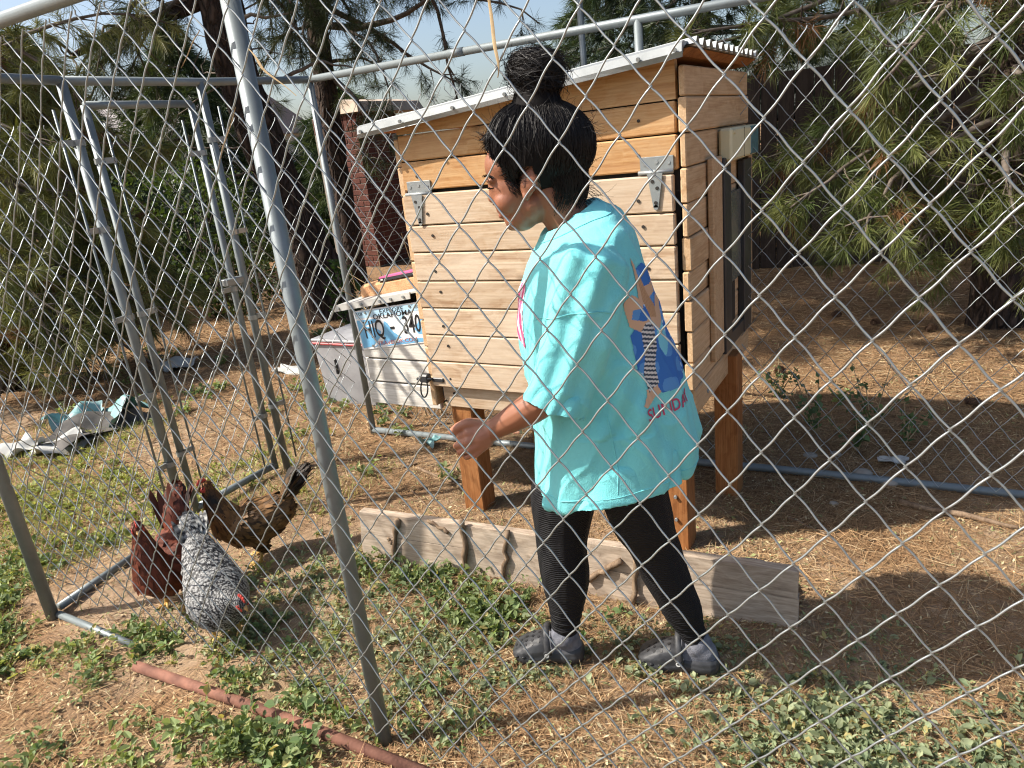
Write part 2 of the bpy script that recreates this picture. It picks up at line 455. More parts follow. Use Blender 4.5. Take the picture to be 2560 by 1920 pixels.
# far wall
bk = thing('chain_link_fence', (1.6, 1.8, 0), 'far chain-link panel running behind the wooden coop', 'fence', 'chain-link fences of the kennel')
cyl('corner_post', E1 + (0, 0, -.03), E1 + (0, 0, HK), .0165, M['post'], bk)
K1 = np.array([3.7, 1.93, 0]); dK = unit(K1 - E1)
cyl('post', E1 + dK * 1.62 + (0, 0, .9), E1 + dK * 1.62 + (0, 0, HK), .0165, M['post'], bk)
MB().tube([E1 + (0, 0, HK), K1 + (0, 0, HK)], .0165, 14).build('top_rail', M['post'], bk, smooth=True)
MB().tube([E1 + (0, 0, .018), E1 + dK * 1.2 + (0, 0, .012), E1 + dK * 2.2 + (0, 0, .02), K1 + (0, 0, .010)], .0165, 12).build('bottom_rail', M['post'], bk, smooth=True)
cyl('sleeve', E1 + dK * .78 + (0, 0, HK), E1 + dK * .86 + (0, 0, HK), .0180, M['post'], bk)
def sag_back(P):
    u, d, z = P[:, 0].copy(), P[:, 1], P[:, 2]
    P[:, 1] = d + .03 * np.sin(u * 2.3) * np.sin(z * 1.7) - np.clip((.6 - z) / .6, 0, 1) ** 2 * .08 * np.clip(u - 1.4, 0, 1)
    P[:, 2] = z - .03 * np.clip(z / 1.8, 0, 1) * (.5 + .5 * np.sin(u * 1.9 + 1))
    return P
chainlink(bk, E1, dK, 3.45, .02, HK - .06, .0016, 5, 5, 8, sag_back, .0, .0, .006)
# ------------------------------------------------------------------ wooden coop
YF, XR, XL = 1.150, 2.052, .985
coop = thing('chicken_coop', (1.5, 1.5, 0), 'raised chicken coop of pale horizontal boards with sloping metal roof', 'coop')
def roofz(x): return 1.535 + (x - .9) * .085
# near-black core just behind the boards, shade painted into the gaps
MB().add([(XL + .03, YF + .03, .50), (XR - .035, YF + .03, .50), (XR - .035, 1.93, .50), (XL + .03, 1.93, .50),
          (XL + .03, YF + .03, 1.49), (XR - .035, YF + .03, 1.58), (XR - .035, 1.93, 1.58), (XL + .03, 1.93, 1.49)],
         [(0, 3, 2, 1), (4, 5, 6, 7), (0, 1, 5, 4), (1, 2, 6, 5), (2, 3, 7, 6), (3, 0, 4, 7)]).build('dark_core', M['gap'], coop)
rb = random.Random(3)
def board(lo, hi, mat, parent=None, name='board', ch=.004):
    j = lambda s: rb.uniform(-s, s)
    lo = np.array(lo) + (j(.003), j(.002), 0); hi = np.array(hi) + (j(.003), 0, 0)
    o = MB().box(lo, hi, ch).build(name, mat, parent or coop)
    return o
# front: fixed boards under the eave
fb = [(1.321, 1.421), (1.425, 1.514)]
for z0, z1 in fb: board((XL + .012, YF, z0), (2.020, YF + .025, z1), M['coop_o'])
tb_ = MB(); x0, x1 = XL + .012, 2.02
tb_.add([(x0, YF + .001, 1.518), (x1, YF + .001, 1.518), (x1, YF + .001, roofz(x1) - .005), (x0, YF + .001, roofz(x0) - .005),
         (x0, YF + .026, 1.518), (x1, YF + .026, 1.518), (x1, YF + .026, roofz(x1) - .005), (x0, YF + .026, roofz(x0) - .005)],
        [(0, 1, 2, 3), (7, 6, 5, 4), (0, 4, 5, 1), (3, 2, 6, 7), (0, 3, 7, 4), (1, 5, 6, 2)])
tb_.build('board', M['coop_o'], coop)
# front: hinged door of boards, a little proud
door = MB().box((1.03, YF + .006, .60), (1.98, YF + .02, 1.27), .002).build('door', M['gap'], coop)
edges = [1.311, 1.197, 1.097, .990, .886, .780, .673, .566]
for a, b_ in zip(edges[1:], edges[:-1]):
    sh = (b_ - .93) * -.05
    o = board((XL + .023 + sh * .4, YF - .022, a + .002), (2.011, YF + .004, b_ - .002), M['coop'], door)
board((1.035, YF + .004, .474), (2.035, YF + .028, .561), M['coop'])
# screws: small dark heads on the boards
sc_n = 0
for i, (a, b_) in enumerate(zip(edges[1:], edges[:-1])):
    for x in (1.10 + .01 * (i % 2), 1.90 + .012 * (i % 3)):
        z = (a + b_) / 2 + (.012 if i % 2 else -.016)
        MB().tube([(x, YF - .024, z), (x, YF - .0215, z)], .0055, 8).build('screw', M['gap'], door)
for x, z in ((1.045, .50), (1.09, .535), (1.94, .52), (1.9, 1.37), (1.905, 1.47), (1.06, 1.37)):
    MB().tube([(x, YF - .0018, z), (x, YF + .004, z)], .005, 8).build('screw', M['gap'], coop)
# ends of the left wall boards
for a, b_ in zip([1.505, 1.405, 1.30, 1.17, 1.06, .945, .83, .72, .60, .47][1:], [1.505, 1.405, 1.30, 1.17, 1.06, .945, .83, .72, .60]):
    board((XL - .014, YF + .004, a + .003), (XL + .011, 1.96, b_ - .001), M['coop_y'])
# right wall boards
ys1 = 1.968
rows = [(1.524, 1.606), (1.424, 1.521), (1.326, 1.421), (1.222, 1.323), (1.120, 1.219), (1.015, 1.117), (.921, 1.012), (.82, .918), (.715, .817), (.622, .712)]
for i, (a, b_) in enumerate(rows):
    dx = .004 * (i % 3)
    board((XR - .022 - .003 * (i % 2), YF - .012 + dx, a), (XR + .002 * (i % 2), ys1, b_), M['coop_y'])
board((XR - .016, YF + .01, .525), (XR + .004, ys1, .618), M['coop_y'])
cyl('bolt', (XR, 1.30, .565), (XR + .008, 1.30, .565), .008, M['hinge'], coop, 8)
# hinges
def t_hinge(x, z):
    h = MB(); y = YF - .004
    h.box((x - .052, y - .002, z - .004), (x + .052, y + .004, z + .036), .001)
    hg = h.build('hinge', M['hinge'], coop)
    s = MB(); yy = YF - .027
    s.add([(x - .024, yy, z - .012), (x + .024, yy, z - .012), (x + .008, yy, z - .112), (x - .008, yy, z - .112),
           (x - .024, yy + .004, z - .012), (x + .024, yy + .004, z - .012), (x + .008, yy + .004, z - .112), (x - .008, yy + .004, z - .112)],
          [(0, 3, 2, 1), (4, 5, 6, 7), (0, 1, 5, 4), (1, 2, 6, 5), (2, 3, 7, 6), (3, 0, 4, 7)])
    s.tube([(x, yy, z - .112), (x, yy + .004, z - .112)], .008, 10)
    s.build('strap', M['hinge'], hg)
    MB().tube([(x - .054, y - .012, z - .009), (x + .054, y - .012, z - .009)], .0065, 10).build('pin', M['flash'], hg, smooth=True)
    for dx, dz, yq in ((-.038, .016, y - .004), (0, .02, y - .004), (.038, .016, y - .004), (-.008, -.035, yy - .002), (.006, -.055, yy - .002), (0, -.098, yy - .002)):
        MB().tube([(x + dx, yq, z + dz), (x + dx, yq + .003, z + dz)], .0055, 8).build('screw', M['flash'] if yq == y - .004 else M['gap'], hg)
t_hinge(1.066, 1.318); t_hinge(1.957, 1.328)
# latch with a carabiner at the lower left corner of the door
lt = MB().box((1.012, YF - .030, .588), (1.068, YF - .022, .606), .003).build('latch', M['black'], coop)
MB().box((.955, YF - .040, .584), (1.0, YF - .008, .618), .006).build('hasp', M['black'], lt)
MB().tube([(.945, YF - .034, .598), (1.02, YF - .032, .601)], .006, 8).build('bolt', M['black'], lt, smooth=True)
a = np.linspace(0, 2 * math.pi, 25)
MB().tube(np.stack([.976 + .017 * np.sin(a) + .004 * np.cos(a), YF - .038 + .004 * np.cos(a), .560 + .036 * np.cos(a)], -1), .0032, 6, False).build('carabiner', M['black'], lt, smooth=True)
# roof: timber deck, corrugated sheet, bright drip edge
x0, x1 = .90, 2.075
dk = MB(); ya, yb = YF - .035, 2.0
dk.add([(x0, ya, roofz(x0) - .004), (x1 - .03, ya, roofz(x1) - .006), (x1 - .03, yb, roofz(x1) - .006), (x0, yb, roofz(x0) - .004),
        (x0, ya, roofz(x0) + .014), (x1, ya, roofz(x1) + .012), (x1, yb, roofz(x1) + .012), (x0, yb, roofz(x0) + .014)],
       [(0, 3, 2, 1), (4, 5, 6, 7), (0, 1, 5, 4), (1, 2, 6, 5), (2, 3, 7, 6), (3, 0, 4, 7)])
roof = dk.build('roof_deck', M['leg'], coop)
pr = []; n = 12
for i in range(n):
    y0 = YF - .04 + i * .074
    pr += [(y0, .016), (y0 + .022, .016), (y0 + .037, .036), (y0 + .052, .036), (y0 + .067, .016)]
cs = MB(); k = len(pr); vv = []
for x in (x0 - .005, x1 + .012):
    for off in (0, .003):
        for (y, z) in pr: vv.append((x, y, roofz(x) + z + off))
F = []
for i in range(k - 1):
    F += [(i, 2 * k + i, 2 * k + i + 1, i + 1), (k + i, k + i + 1, 3 * k + i + 1, 3 * k + i), (2 * k + i, 3 * k + i, 3 * k + i + 1, 2 * k + i + 1), (i, i + 1, k + i + 1, k + i)]
cs.add(vv, F).build('corrugated_sheet', M['flash'], roof)
for i in range(n):                                # bright closure wedges under the ribs
    y0 = YF - .04 + i * .074
    MB().add([(x1 + .004, y0 + .024, roofz(x1) + .016), (x1 + .004, y0 + .065, roofz(x1) + .016), (x1 + .004, y0 + .0445, roofz(x1) + .036),
              (x1 - .02, y0 + .024, roofz(x1) + .016), (x1 - .02, y0 + .065, roofz(x1) + .016), (x1 - .02, y0 + .0445, roofz(x1) + .036)],
             [(0, 1, 2), (5, 4, 3), (0, 3, 4, 1), (1, 4, 5, 2), (2, 5, 3, 0)]).build('rib_closure', M['white_wood'], roof)
fl = MB(); xs = np.linspace(x0 - .02, x1 - .012, 24); vv = []
wob = vnoise(5, 6, 4, 14, 1)
for x in xs:
    z = roofz(x); d = .002 * wob(np.array([[x]]))[0]
    vv += [(x, YF - .008, z + .030), (x, YF - .058, z + .031), (x, YF - .072 + d, z + .024), (x, YF - .076 + d, z + .002), (x, YF - .071 + d * 2, z - .012), (x, YF - .066, z - .012), (x, YF - .055, z + .012)]
n = 7; F = []
for i in range(len(xs) - 1):
    for j in range(n - 1): F.append((i * n + j, i * n + j + 1, (i + 1) * n + j + 1, (i + 1) * n + j))
F.append(tuple(range(n))); F.append(tuple(range((len(xs) - 1) * n, len(xs) * n))[::-1])
fl.add(vv, F); fo = fl.build('drip_edge', M['flash'], coop, smooth=False)
for x in (.90, 1.08, 1.30, 1.50, 1.72, 1.94, 2.045):
    MB().tube([(x, YF - .082, roofz(x) + .008), (x, YF - .076, roofz(x) + .009)], .006, 8).build('screw', M['hinge'], fo)
# legs
for (xa, xb, y0, y1, z1) in ((1.055, 1.150, 1.165, 1.262, .485), (1.928, 2.015, 1.165, 1.255, .53), (2.000, 2.090, 1.60, 1.69, .60), (1.055, 1.15, 1.80, 1.89, .49)):
    MB().box((xa, y0, -.06), (xb, y1, z1), .004).build('leg', M['leg'], coop)
for z in (.12, .21): cyl('bolt', (1.972, 1.165, z), (1.972, 1.155, z), .006, M['flash'], coop, 8)
for x in (1.10, 1.115): cyl('staple', (x, 1.166, .39), (x + .012, 1.160, .393), .0015, M['flash'], coop, 5)
# automatic door on the right wall
XS = XR + .012
dk_ = MB().box((XR + .004, 1.345, .655), (XR + .024, 1.465, 1.335), .004).build('door_trim', M['coop_s'], coop)
MB().box((XR + .004, 1.47, .645), (XR + .030, 1.565, 1.325), .003).build('door_rail', M['black'], coop)
MB().box((XR + .004, 1.775, .645), (XR + .030, 1.90, 1.30), .003).build('door_rail', M['black'], coop)
MB().box((XR + .004, 1.565, .645), (XR + .026, 1.775, .70), .003).build('door_sill', M['black'], coop)
M['smoke'] = pmat('smoky_panel', (.10, .105, .10), (.14, .14, .13), 6, .25)
MB().box((XR + .008, 1.57, .875), (XR + .016, 1.90, 1.20), .002).build('sliding_door', M['smoke'], coop)
MB().box((XR + .004, 1.62, .72), (XR + .010, 1.70, .87), .002).build('door_opening', M['gap'], coop)  # dark slab in place of the shade inside the opening
MB().box((XR + .004, 1.905, .62), (XR + .02, 1.962, 1.40), .003).build('door_trim', M['coop_s'], coop)
M['cream'] = pmat('cream_plastic', (.60, .56, .36), (.66, .62, .42), 5, .45)
M['blue_lab'] = pmat('blue_label', (.04, .12, .17), (.07, .20, .25), 60, .35, lo=.45, hi=.55)
cb = MB().box((XR + .003, 1.50, 1.312), (XR + .048, 1.93, 1.418), .008).build('control_box', M['cream'], coop)
MB().box((XR + .044, 1.798, 1.316), (XR + .050, 1.925, 1.414), .002).build('display', M['blue_lab'], cb)
MB().box((XR + .047, 1.690, 1.316), (XR + .0488, 1.693, 1.414), .0005).build('lid_seam', M['gap'], cb)
cyl('knob', (XR + .045, 1.53, 1.405), (XR + .054, 1.53, 1.405), .008, M['cream'], cb, 10)

# ------------------------------------------------------------------ nest box on the coop's left side
nb = thing('nest_box', (.78, 1.4, .43), 'white painted nest box hung on the left side of the coop', 'nest box')
YN, XB0, XB1 = 1.200, .600, .968
MB().box((XB0 + .02, YN + .012, .45), (XB1, 1.75, .84), .002).build('dark_core', M['gap'], nb)  # near-black filling, paints the shade seen between the boards
for a, b_, xo in ((.437, .535, .004), (.541, .640, .016), (.646, .735, .010), (.741, .845, .0)):
    board((XB0 + xo, YN, a), (XB1 + .015, YN + .022, b_), M['white_wood'], nb)
for a, b_ in ((.437, .535), (.541, .640), (.646, .735), (.741, .835)):
    board((XB0 - .008, YN + .024, a), (XB0 + .018, 1.75, b_), M['white_wood'], nb)
M['lid'] = pmat('grey_lid', (.42, .42, .40), (.58, .57, .53), 9, .6, .2, .2, 60)
lz = lambda x: .868 + (x - .51) * .148
lid = MB(); ya, yb = YN - .012, 1.78
lid.add([(.505, ya, lz(.505)), (.955, ya, lz(.955)), (.955, yb, lz(.955)), (.505, yb, lz(.505)), (.505, ya, lz(.505) + .006), (.955, ya, lz(.955) + .006), (.955, yb, lz(.955) + .006), (.505, yb, lz(.505) + .006)],
        [(0, 3, 2, 1), (4, 5, 6, 7), (0, 1, 5, 4), (1, 2, 6, 5), (2, 3, 7, 6), (3, 0, 4, 7)])
lid = lid.build('lid', M['lid'], nb)
MB().add([(.503, ya - .004, lz(.505) - .020), (.918, ya - .004, lz(.918) - .020), (.918, ya - .004, lz(.918) + .007), (.503, ya - .004, lz(.505) + .007),
          (.503, ya, lz(.505) - .020), (.918, ya, lz(.918) - .020), (.918, ya, lz(.918) + .007), (.503, ya, lz(.505) + .007)],
         [(0, 1, 2, 3), (7, 6, 5, 4), (0, 4, 5, 1), (3, 2, 6, 7), (0, 3, 7, 4), (1, 5, 6, 2)]).build('lid_edge', M['lid'], lid)
for x in (.53, .60, .66, .76, .82, .885): MB().tube([(x, ya - .010, lz(x) - .007), (x, ya - .003, lz(x) - .007)], .006, 8).build('rivet', M['flash'], lid)

# number plate, screwed to the nest box
pl = thing('number_plate', (.79, YN, .79), 'blue and white Oklahoma number plate reading HIQ 340 on the nest box', 'number plate')
PA = np.array([.594, YN - .004, .848]); PB = np.array([.985, YN - .004, .899]); PC = np.array([.983, YN - .004, .731]); PD = np.array([.614, YN - .004, .680])
def pq(u, v, d=0.0):
    p = PA * (1 - u) * v + PB * u * v + PC * u * (1 - v) + PD * (1 - u) * (1 - v); return p - np.array([0, d, 0])
M['pl_white'] = pmat('plate_white', (.74, .76, .77), None, rough=.4)
M['pl_blue'] = pmat('plate_blue', (.16, .42, .66), None, rough=.4)
M['pl_lblue'] = pmat('plate_pale_blue', (.42, .62, .76), None, rough=.4)
M['ink'] = pmat('black_ink', (.012, .012, .014), None, rough=.45)
M['ink_red'] = pmat('red_ink', (.42, .10, .09), None, rough=.45)
def plate_poly(name, pts, d, mat, th=.0):
    mb = MB(); P = [pq(u, v, d) for u, v in pts]
    mb.add(P, [tuple(range(len(P)))]); return mb.build(name, mat, pl)
mb = MB(); P0 = [pq(u, v, .0) for u, v in ((.012, 0), (.988, 0), (1, .03), (1, .97), (.988, 1), (.012, 1), (0, .97), (0, .03))]
P1 = [p - np.array([0, -.0025, 0]) for p in P0]; n = 8
mb.add(P0 + P1, [tuple(range(n)), tuple(range(n, 2 * n))[::-1]] + [(i, n + i, n + (i + 1) % n, (i + 1) % n) for i in range(n)])
mb.build('plate_sheet', M['pl_white'], pl)
plate_poly('sky_band', [(.02, .80), (.98, .80), (.98, .97), (.02, .97)], .0008, M['pl_lblue'])
plate_poly('blue_field', [(.02, .04), (.16, .06), (.30, .26), (.33, .42), (.26, .52), (.10, .60), (.30, .66), (.30, .74), (.02, .76)], .0009, M['pl_blue'])
plate_poly('blue_field', [(.40, .66), (.44, .60), (.50, .36), (.60, .20), (.30, .06), (.18, .04), (.62, .03), (.70, .14), (.54, .30), (.47, .52)][:6] + [(.34, .16), (.36, .30)], .0009, M['pl_blue'])
plate_poly('blue_field', [(.34, .03), (.98, .03), (.98, .10), (.70, .16), (.60, .12)], .0009, M['pl_blue'])
plate_poly('blue_field', [(.98, .16), (.98, .70), (.90, .72), (.86, .52), (.80, .36), (.84, .24)], .0009, M['pl_blue'])
plate_poly('blue_field', [(.62, .62), (.72, .78), (.60, .78)], .0009, M['pl_lblue'])
def text(body, u, v, h, mat, parent, frame, d=.0014, sx=1.0, name='lettering', align='CENTER', shear=0., bold=0.):
    cu = bpy.data.curves.new(name, 'FONT'); cu.body = body; cu.align_x = align; cu.align_y = 'CENTER'; cu.shear = shear; cu.offset = bold
    cu.resolution_u = 3
    o = bpy.data.objects.new('tmp_text', cu); col.objects.link(o)
    bpy.context.view_layer.update()
    me = bpy.data.meshes.new_from_object(o.evaluated_get(bpy.context.evaluated_depsgraph_get()))
    bpy.data.objects.remove(o); bpy.data.curves.remove(cu)
    P = np.array([v_.co[:] for v_ in me.vertices]); F = [tuple(p.vertices) for p in me.polygons]
    bpy.data.meshes.remove(me)
    return P, F
def plate_text(body, u, v, h, mat, sx=1.0, bold=0.0):
    P, F = text(body, u, v, h, mat, pl, None, bold=bold)
    W = np.linalg.norm(PB - PA); Hh = np.linalg.norm(PA - PD)
    V = np.array([pq(u + p[0] * h * sx / W, v + p[1] * h / Hh, .0016) for p in P])
    MB().add(V, F).build('lettering', mat, pl)
plate_text('EXPLORE', .53, .90, .024, M['ink'], 1.3)
plate_text('OKLAHOMA', .53, .785, .030, M['ink'], 1.25, .01)
plate_text('HIQ', .24, .47, .105, M['ink'], .62, .008)
plate_text('-', .50, .50, .08, M['ink'], 1.0, .02)
plate_text('340', .77, .47, .105, M['ink'], .62, .008)
plate_text('TRAVELOK.COM', .53, .11, .024, M['ink_red'], 1.25)
plate_text('10 OK', .075, .905, .020, M['ink'], .9)
plate_text('2019', .89, .89, .018, M['ink'], .9)
for u, v in ((.17, .93), (.78, .93), (.17, .08), (.80, .10)):
    p = pq(u, v); MB().tube([p - (0, .004, 0), p - (0, .0005, 0)], .0055, 8).build('screw', M['hinge'], pl)

# paver block on the lid and the pink thing on it
M['paver'] = pmat('tan_paver', (.50, .26, .125), (.62, .36, .19), 30, .95, 0, .6, 160)
pv = MB(); xs = (.565, .945); q = lambda x: lz(x) + .007
sl = .148
vv = []
for x in xs:
    for (y, z) in ((1.30, 0), (1.66, 0), (1.66, .042), (1.64, .052), (1.32, .052), (1.30, .042)): vv.append((x, y, q(x) + z + (.0 if x == xs[0] else .0)))
pv.add(vv, [(0, 5, 4, 3, 2, 1), (6, 7, 8, 9, 10, 11), (0, 1, 7, 6), (1, 2, 8, 7), (2, 3, 9, 8), (3, 4, 10, 9), (4, 5, 11, 10), (5, 0, 6, 11)])
tag(pv.build('paver_block', M['paver'], None), 'tan concrete paver weighing down the nest box lid', 'paver')
pk = thing('pink_toy', (.77, 1.36, q(.77) + .052), 'flat pink and black rubber piece lying on the tan paver', 'toy')
M['pink'] = pmat('pink_rubber', (.62, .10, .27), (.70, .16, .34), 8, .5)
def slab(pts, z0, z1, mat, name, par):
    n = len(pts); V = [(x, y, q(x) + .052 + z0) for x, y in pts] + [(x, y, q(x) + .052 + z1) for x, y in pts]
    return MB().add(V, [tuple(range(n))[::-1], tuple(range(n, 2 * n))] + [(i, (i + 1) % n, n + (i + 1) % n, n + i) for i in range(n)]).build(name, mat, par)
op = [(.665, 1.305), (.70, 1.302), (.85, 1.302), (.885, 1.306), (.885, 1.36), (.84, 1.385), (.78, 1.395), (.72, 1.385), (.665, 1.36)]
slab(op, .001, .013, M['black'], 'base', pk); slab([(.775 + (x - .775) * .95, 1.345 + (y - 1.345) * .9) for x, y in op], .0131, .019, M['pink'], 'pad', pk)
for x in (.69, .865): slab([(x - .006, 1.3005), (x + .006, 1.3005), (x + .006, 1.3018), (x - .006, 1.3018)], .004, .010, M['white_wood'], 'stud', pk)

# ------------------------------------------------------------------ weathered ramp plank with stick rungs, lying on its edge
rp = thing('ramp_plank', (1.6, .8, 0), 'weathered grey ramp plank with stick rungs lying on its long edge', 'plank')
QA, QB = np.array([.874, .742, 0]), np.array([2.425, .872, 0]); dQ = unit(QB - QA); nQ = np.array([dQ[1], -dQ[0], 0])   # nQ to the viewer
lean = .10; hP = .205; upv = unit(np.array([0, 0, 1.0]) - nQ * lean)
def rq(s, h, d=0): return QA + dQ * s + upv * h + nQ * d
Lp = np.linalg.norm(QB - QA)
for i, (h0, h1, sa, sb) in enumerate(((.0, .118, 0, Lp), (.1195, hP, .004, Lp - .003))):
    ss = np.linspace(sa, sb, 12); vv = []; w = vnoise(40 + i, 5, 3, 9, 1)
    for s in ss:
        e = .002 * w(np.array([[s]]))[0]
        for (h, d) in ((h0, 0), (h0, .034), (h1 + e, .034), (h1 + e, 0)): vv.append(rq(s, h - .01, d))
    F = []
    for k_ in range(len(ss) - 1):
        for j in range(4): F.append((k_ * 4 + j, k_ * 4 + (j + 1) % 4, k_ * 4 + 4 + (j + 1) % 4, k_ * 4 + 4 + j)[::-1])
    F += [(0, 1, 2, 3), tuple(range(len(ss) * 4 - 4, len(ss) * 4))[::-1]]
    o = MB().add(vv, F).build('board', M['grey_wood'], rp)
def stick(name, pts, r0, r1, parent, mat=None, seed=0, knob=.25, n=9, sides=7):
    pts = np.array(pts, float); t = np.linspace(0, 1, n)
    tt = np.linspace(0, 1, len(pts)); P = np.stack([np.interp(t, tt, pts[:, i]) for i in range(3)], -1)
    rr = np.random.default_rng(seed); P[1:-1] += rr.normal(0, r0 * .35, (n - 2, 3)); r = (r0 + (r1 - r0) * t) * (1 + knob * rr.normal(0, .5, n))
    return MB().tube(P, np.clip(r, r1 * .5, r0 * 1.5), sides).build(name, mat or M['stick'], parent, smooth=True)
def sq(x): return (x - QA[0]) / dQ[0]
d0 = .042
stick('rung', [rq(sq(1.055), .19, d0), rq(sq(1.03), .09, d0), rq(sq(1.015), -.01, d0)], .012, .009, rp, seed=1)
stick('rung_stub', [rq(sq(1.03), .085, d0), rq(sq(1.005), .11, d0 + .008)], .008, .006, rp, seed=12)
stick('rung', [rq(sq(1.325), .225, d0), rq(sq(1.335), .12, d0 + .004), rq(sq(1.31), -.015, d0)], .0105, .009, rp, seed=2)
stick('rung', [rq(sq(1.50), .205, d0 - .004), rq(sq(1.485), .1, d0), rq(sq(1.465), .0, d0)], .008, .007, rp, seed=3)
stick('rung', [rq(sq(1.645), .20, d0), rq(sq(1.64), .0, d0)], .009, .008, rp, seed=7)
stick('rung', [rq(sq(1.955), .185, d0), rq(sq(1.94), .09, d0), rq(sq(1.935), .01, d0)], .010, .009, rp, seed=4)
stick('brace', [rq(sq(1.90), .155, d0), rq(sq(1.78), .065, d0)], .011, .011, rp, seed=5)
stick('brace', [rq(sq(1.18), .20, d0 - .004), rq(sq(1.265), .165, d0)], .007, .006, rp, seed=6)

# rusty pipe along the foot of the near panel
rpipe = MB()
rpipe.tube([(.594, -.062, .014), (.95, -.040, .008), (1.30, -.030, .012), (1.78, -.020, .004)], .0165, 14)
tag(rpipe.build('rusty_pipe', M['rust'], None, smooth=True), 'rusty red-brown pipe lying in weeds at the foot of the near fence', 'pipe')
wt = np.linspace(0, 2 * math.pi, 17)
# small props: feed pan, bin, sack, papers
pan = MB(); n = 28
prof = [(.15, .0), (.185, .055), (.20, .066), (.205, .060), (.192, .045), (.16, .0)]
prof = [(.0, .012), (.145, .012), (.18, .055), (.196, .066), (.206, .060), (.196, .046), (.16, .0), (.0, .0)]
vv = []; c0 = np.array([2.26, .985, -.028])
for (r, z) in prof:
    for i in range(n):
        a_ = 2 * math.pi * i / n; vv.append(c0 + np.array([r * .55 * math.cos(a_), r * .5 * math.sin(a_), z + .03]))
F = [(j * n + i, j * n + (i + 1) % n, (j + 1) * n + (i + 1) % n, (j + 1) * n + i) for j in range(len(prof) - 1) for i in range(n)]
tag(pan.add(vv, F).build('rubber_pan', M['black'], None, smooth=True), 'black rubber feed pan on the ground behind the ramp plank', 'pan')
M['binw'] = pmat('pale_plastic', (.24, .24, .25), (.34, .34, .35), 7, .6, 0, .25, 30)
M['binr'] = pmat('red_trim', (.38, .05, .06), (.46, .09, .09), 9, .5)
bn = thing('storage_bin', (-.5, 2.25, 0), 'pale grey bin with red lid edge standing behind the far corner post', 'bin')
bm_ = MB(); xa, xb, ya, yb = -.62, -.19, 2.10, 2.45
vv = []
for z, s in ((.0, .88), (.12, .93), (.30, .98), (.40, 1.0)):
    for (sx, sy) in ((-1, -1), (0, -1.03), (1, -1), (1.02, 0), (1, 1), (0, 1), (-1, 1), (-1.03, 0)):
        vv.append(((xa + xb) / 2 + sx * s * (xb - xa) / 2, (ya + yb) / 2 + sy * s * (yb - ya) / 2, z + .01 * random.uniform(-1, 1)))
F = [(j * 8 + i, j * 8 + (i + 1) % 8, j * 8 + 8 + (i + 1) % 8, j * 8 + 8 + i) for j in range(3) for i in range(8)] + [tuple(range(8))[::-1], tuple(range(24, 32))]
bm_.add(vv, F).build('tub', M['binw'], bn)
MB().box((xa - .012, ya - .012, .405), (xb + .012, yb + .012, .425), .006).build('lid', M['binw'], bn)
MB().box((xa - .016, ya - .016, .39), (xb + .016, yb + .016, .404), .004).build('lid_rim', M['binr'], bn)
MB().box((-.47, ya - .008, .20), (-.455, ya + .02, .30), .003).build('handle', M['black'], bn)
# ------------------------------------------------------------------ soft shapes: primitives fused by a voxel remesh
def ell(c, r, rot=None, nu=20, nv=14):
    c = np.array(c, float); V = []; 
    for j in range(nv + 1):
        ph = math.pi * j / nv
        for i in range(nu):
            th = 2 * math.pi * i / nu; V.append((math.sin(ph) * math.cos(th), math.sin(ph) * math.sin(th), math.cos(ph)))
    V = np.array(V) * np.array(r)
    if rot is not None: V = V @ np.array(rot).T
    F = [(j * nu + i, (j + 1) * nu + i, (j + 1) * nu + (i + 1) % nu, j * nu + (i + 1) % nu) for j in range(nv) for i in range(nu)]
    return V + c, F
def rotm(axis, deg): return np.array(Matrix.Rotation(math.radians(deg), 3, axis))
def capsule(P, R, n=14):
    """round-ended tapered limb through points P"""
    P = np.array(P, float); R = np.array(R, float); Q = []; r = []
    d0 = unit(P[0] - P[1]); d1 = unit(P[-1] - P[-2])
    for t in (85, 60, 35, 15): Q.append(P[0] + d0 * R[0] * math.sin(math.radians(t))); r.append(R[0] * math.cos(math.radians(t)))
    # smooth samples between points
    m = len(P); tt = np.linspace(0, m - 1, (m - 1) * 6 + 1)
    T = np.gradient(P, axis=0) if m > 2 else np.repeat((P[1] - P[0])[None], 2, 0)
    for t in tt:
        i = min(int(t), m - 2); f = t - i; h00 = 2 * f ** 3 - 3 * f ** 2 + 1; h10 = f ** 3 - 2 * f ** 2 + f; h01 = -2 * f ** 3 + 3 * f ** 2; h11 = f ** 3 - f ** 2
        Q.append(h00 * P[i] + h10 * T[i] + h01 * P[i + 1] + h11 * T[i + 1]); s = f * f * (3 - 2 * f); r.append(R[i] * (1 - s) + R[i + 1] * s)
    for t in (15, 35, 60, 85): Q.append(P[-1] + d1 * R[-1] * math.sin(math.radians(t))); r.append(R[-1] * math.cos(math.radians(t)))
    return tube(Q, r, n)
def loft(rings):
    """closed solid through rings (each (n,3))"""
    n = len(rings[0]); V = np.concatenate(rings); F = []
    for k in range(len(rings) - 1):
        for i in range(n): F.append((k * n + i, k * n + (i + 1) % n, (k + 1) * n + (i + 1) % n, (k + 1) * n + i))
    F.append(tuple(range(n))[::-1]); F.append(tuple(range((len(rings) - 1) * n, len(rings) * n)))
    return V, F
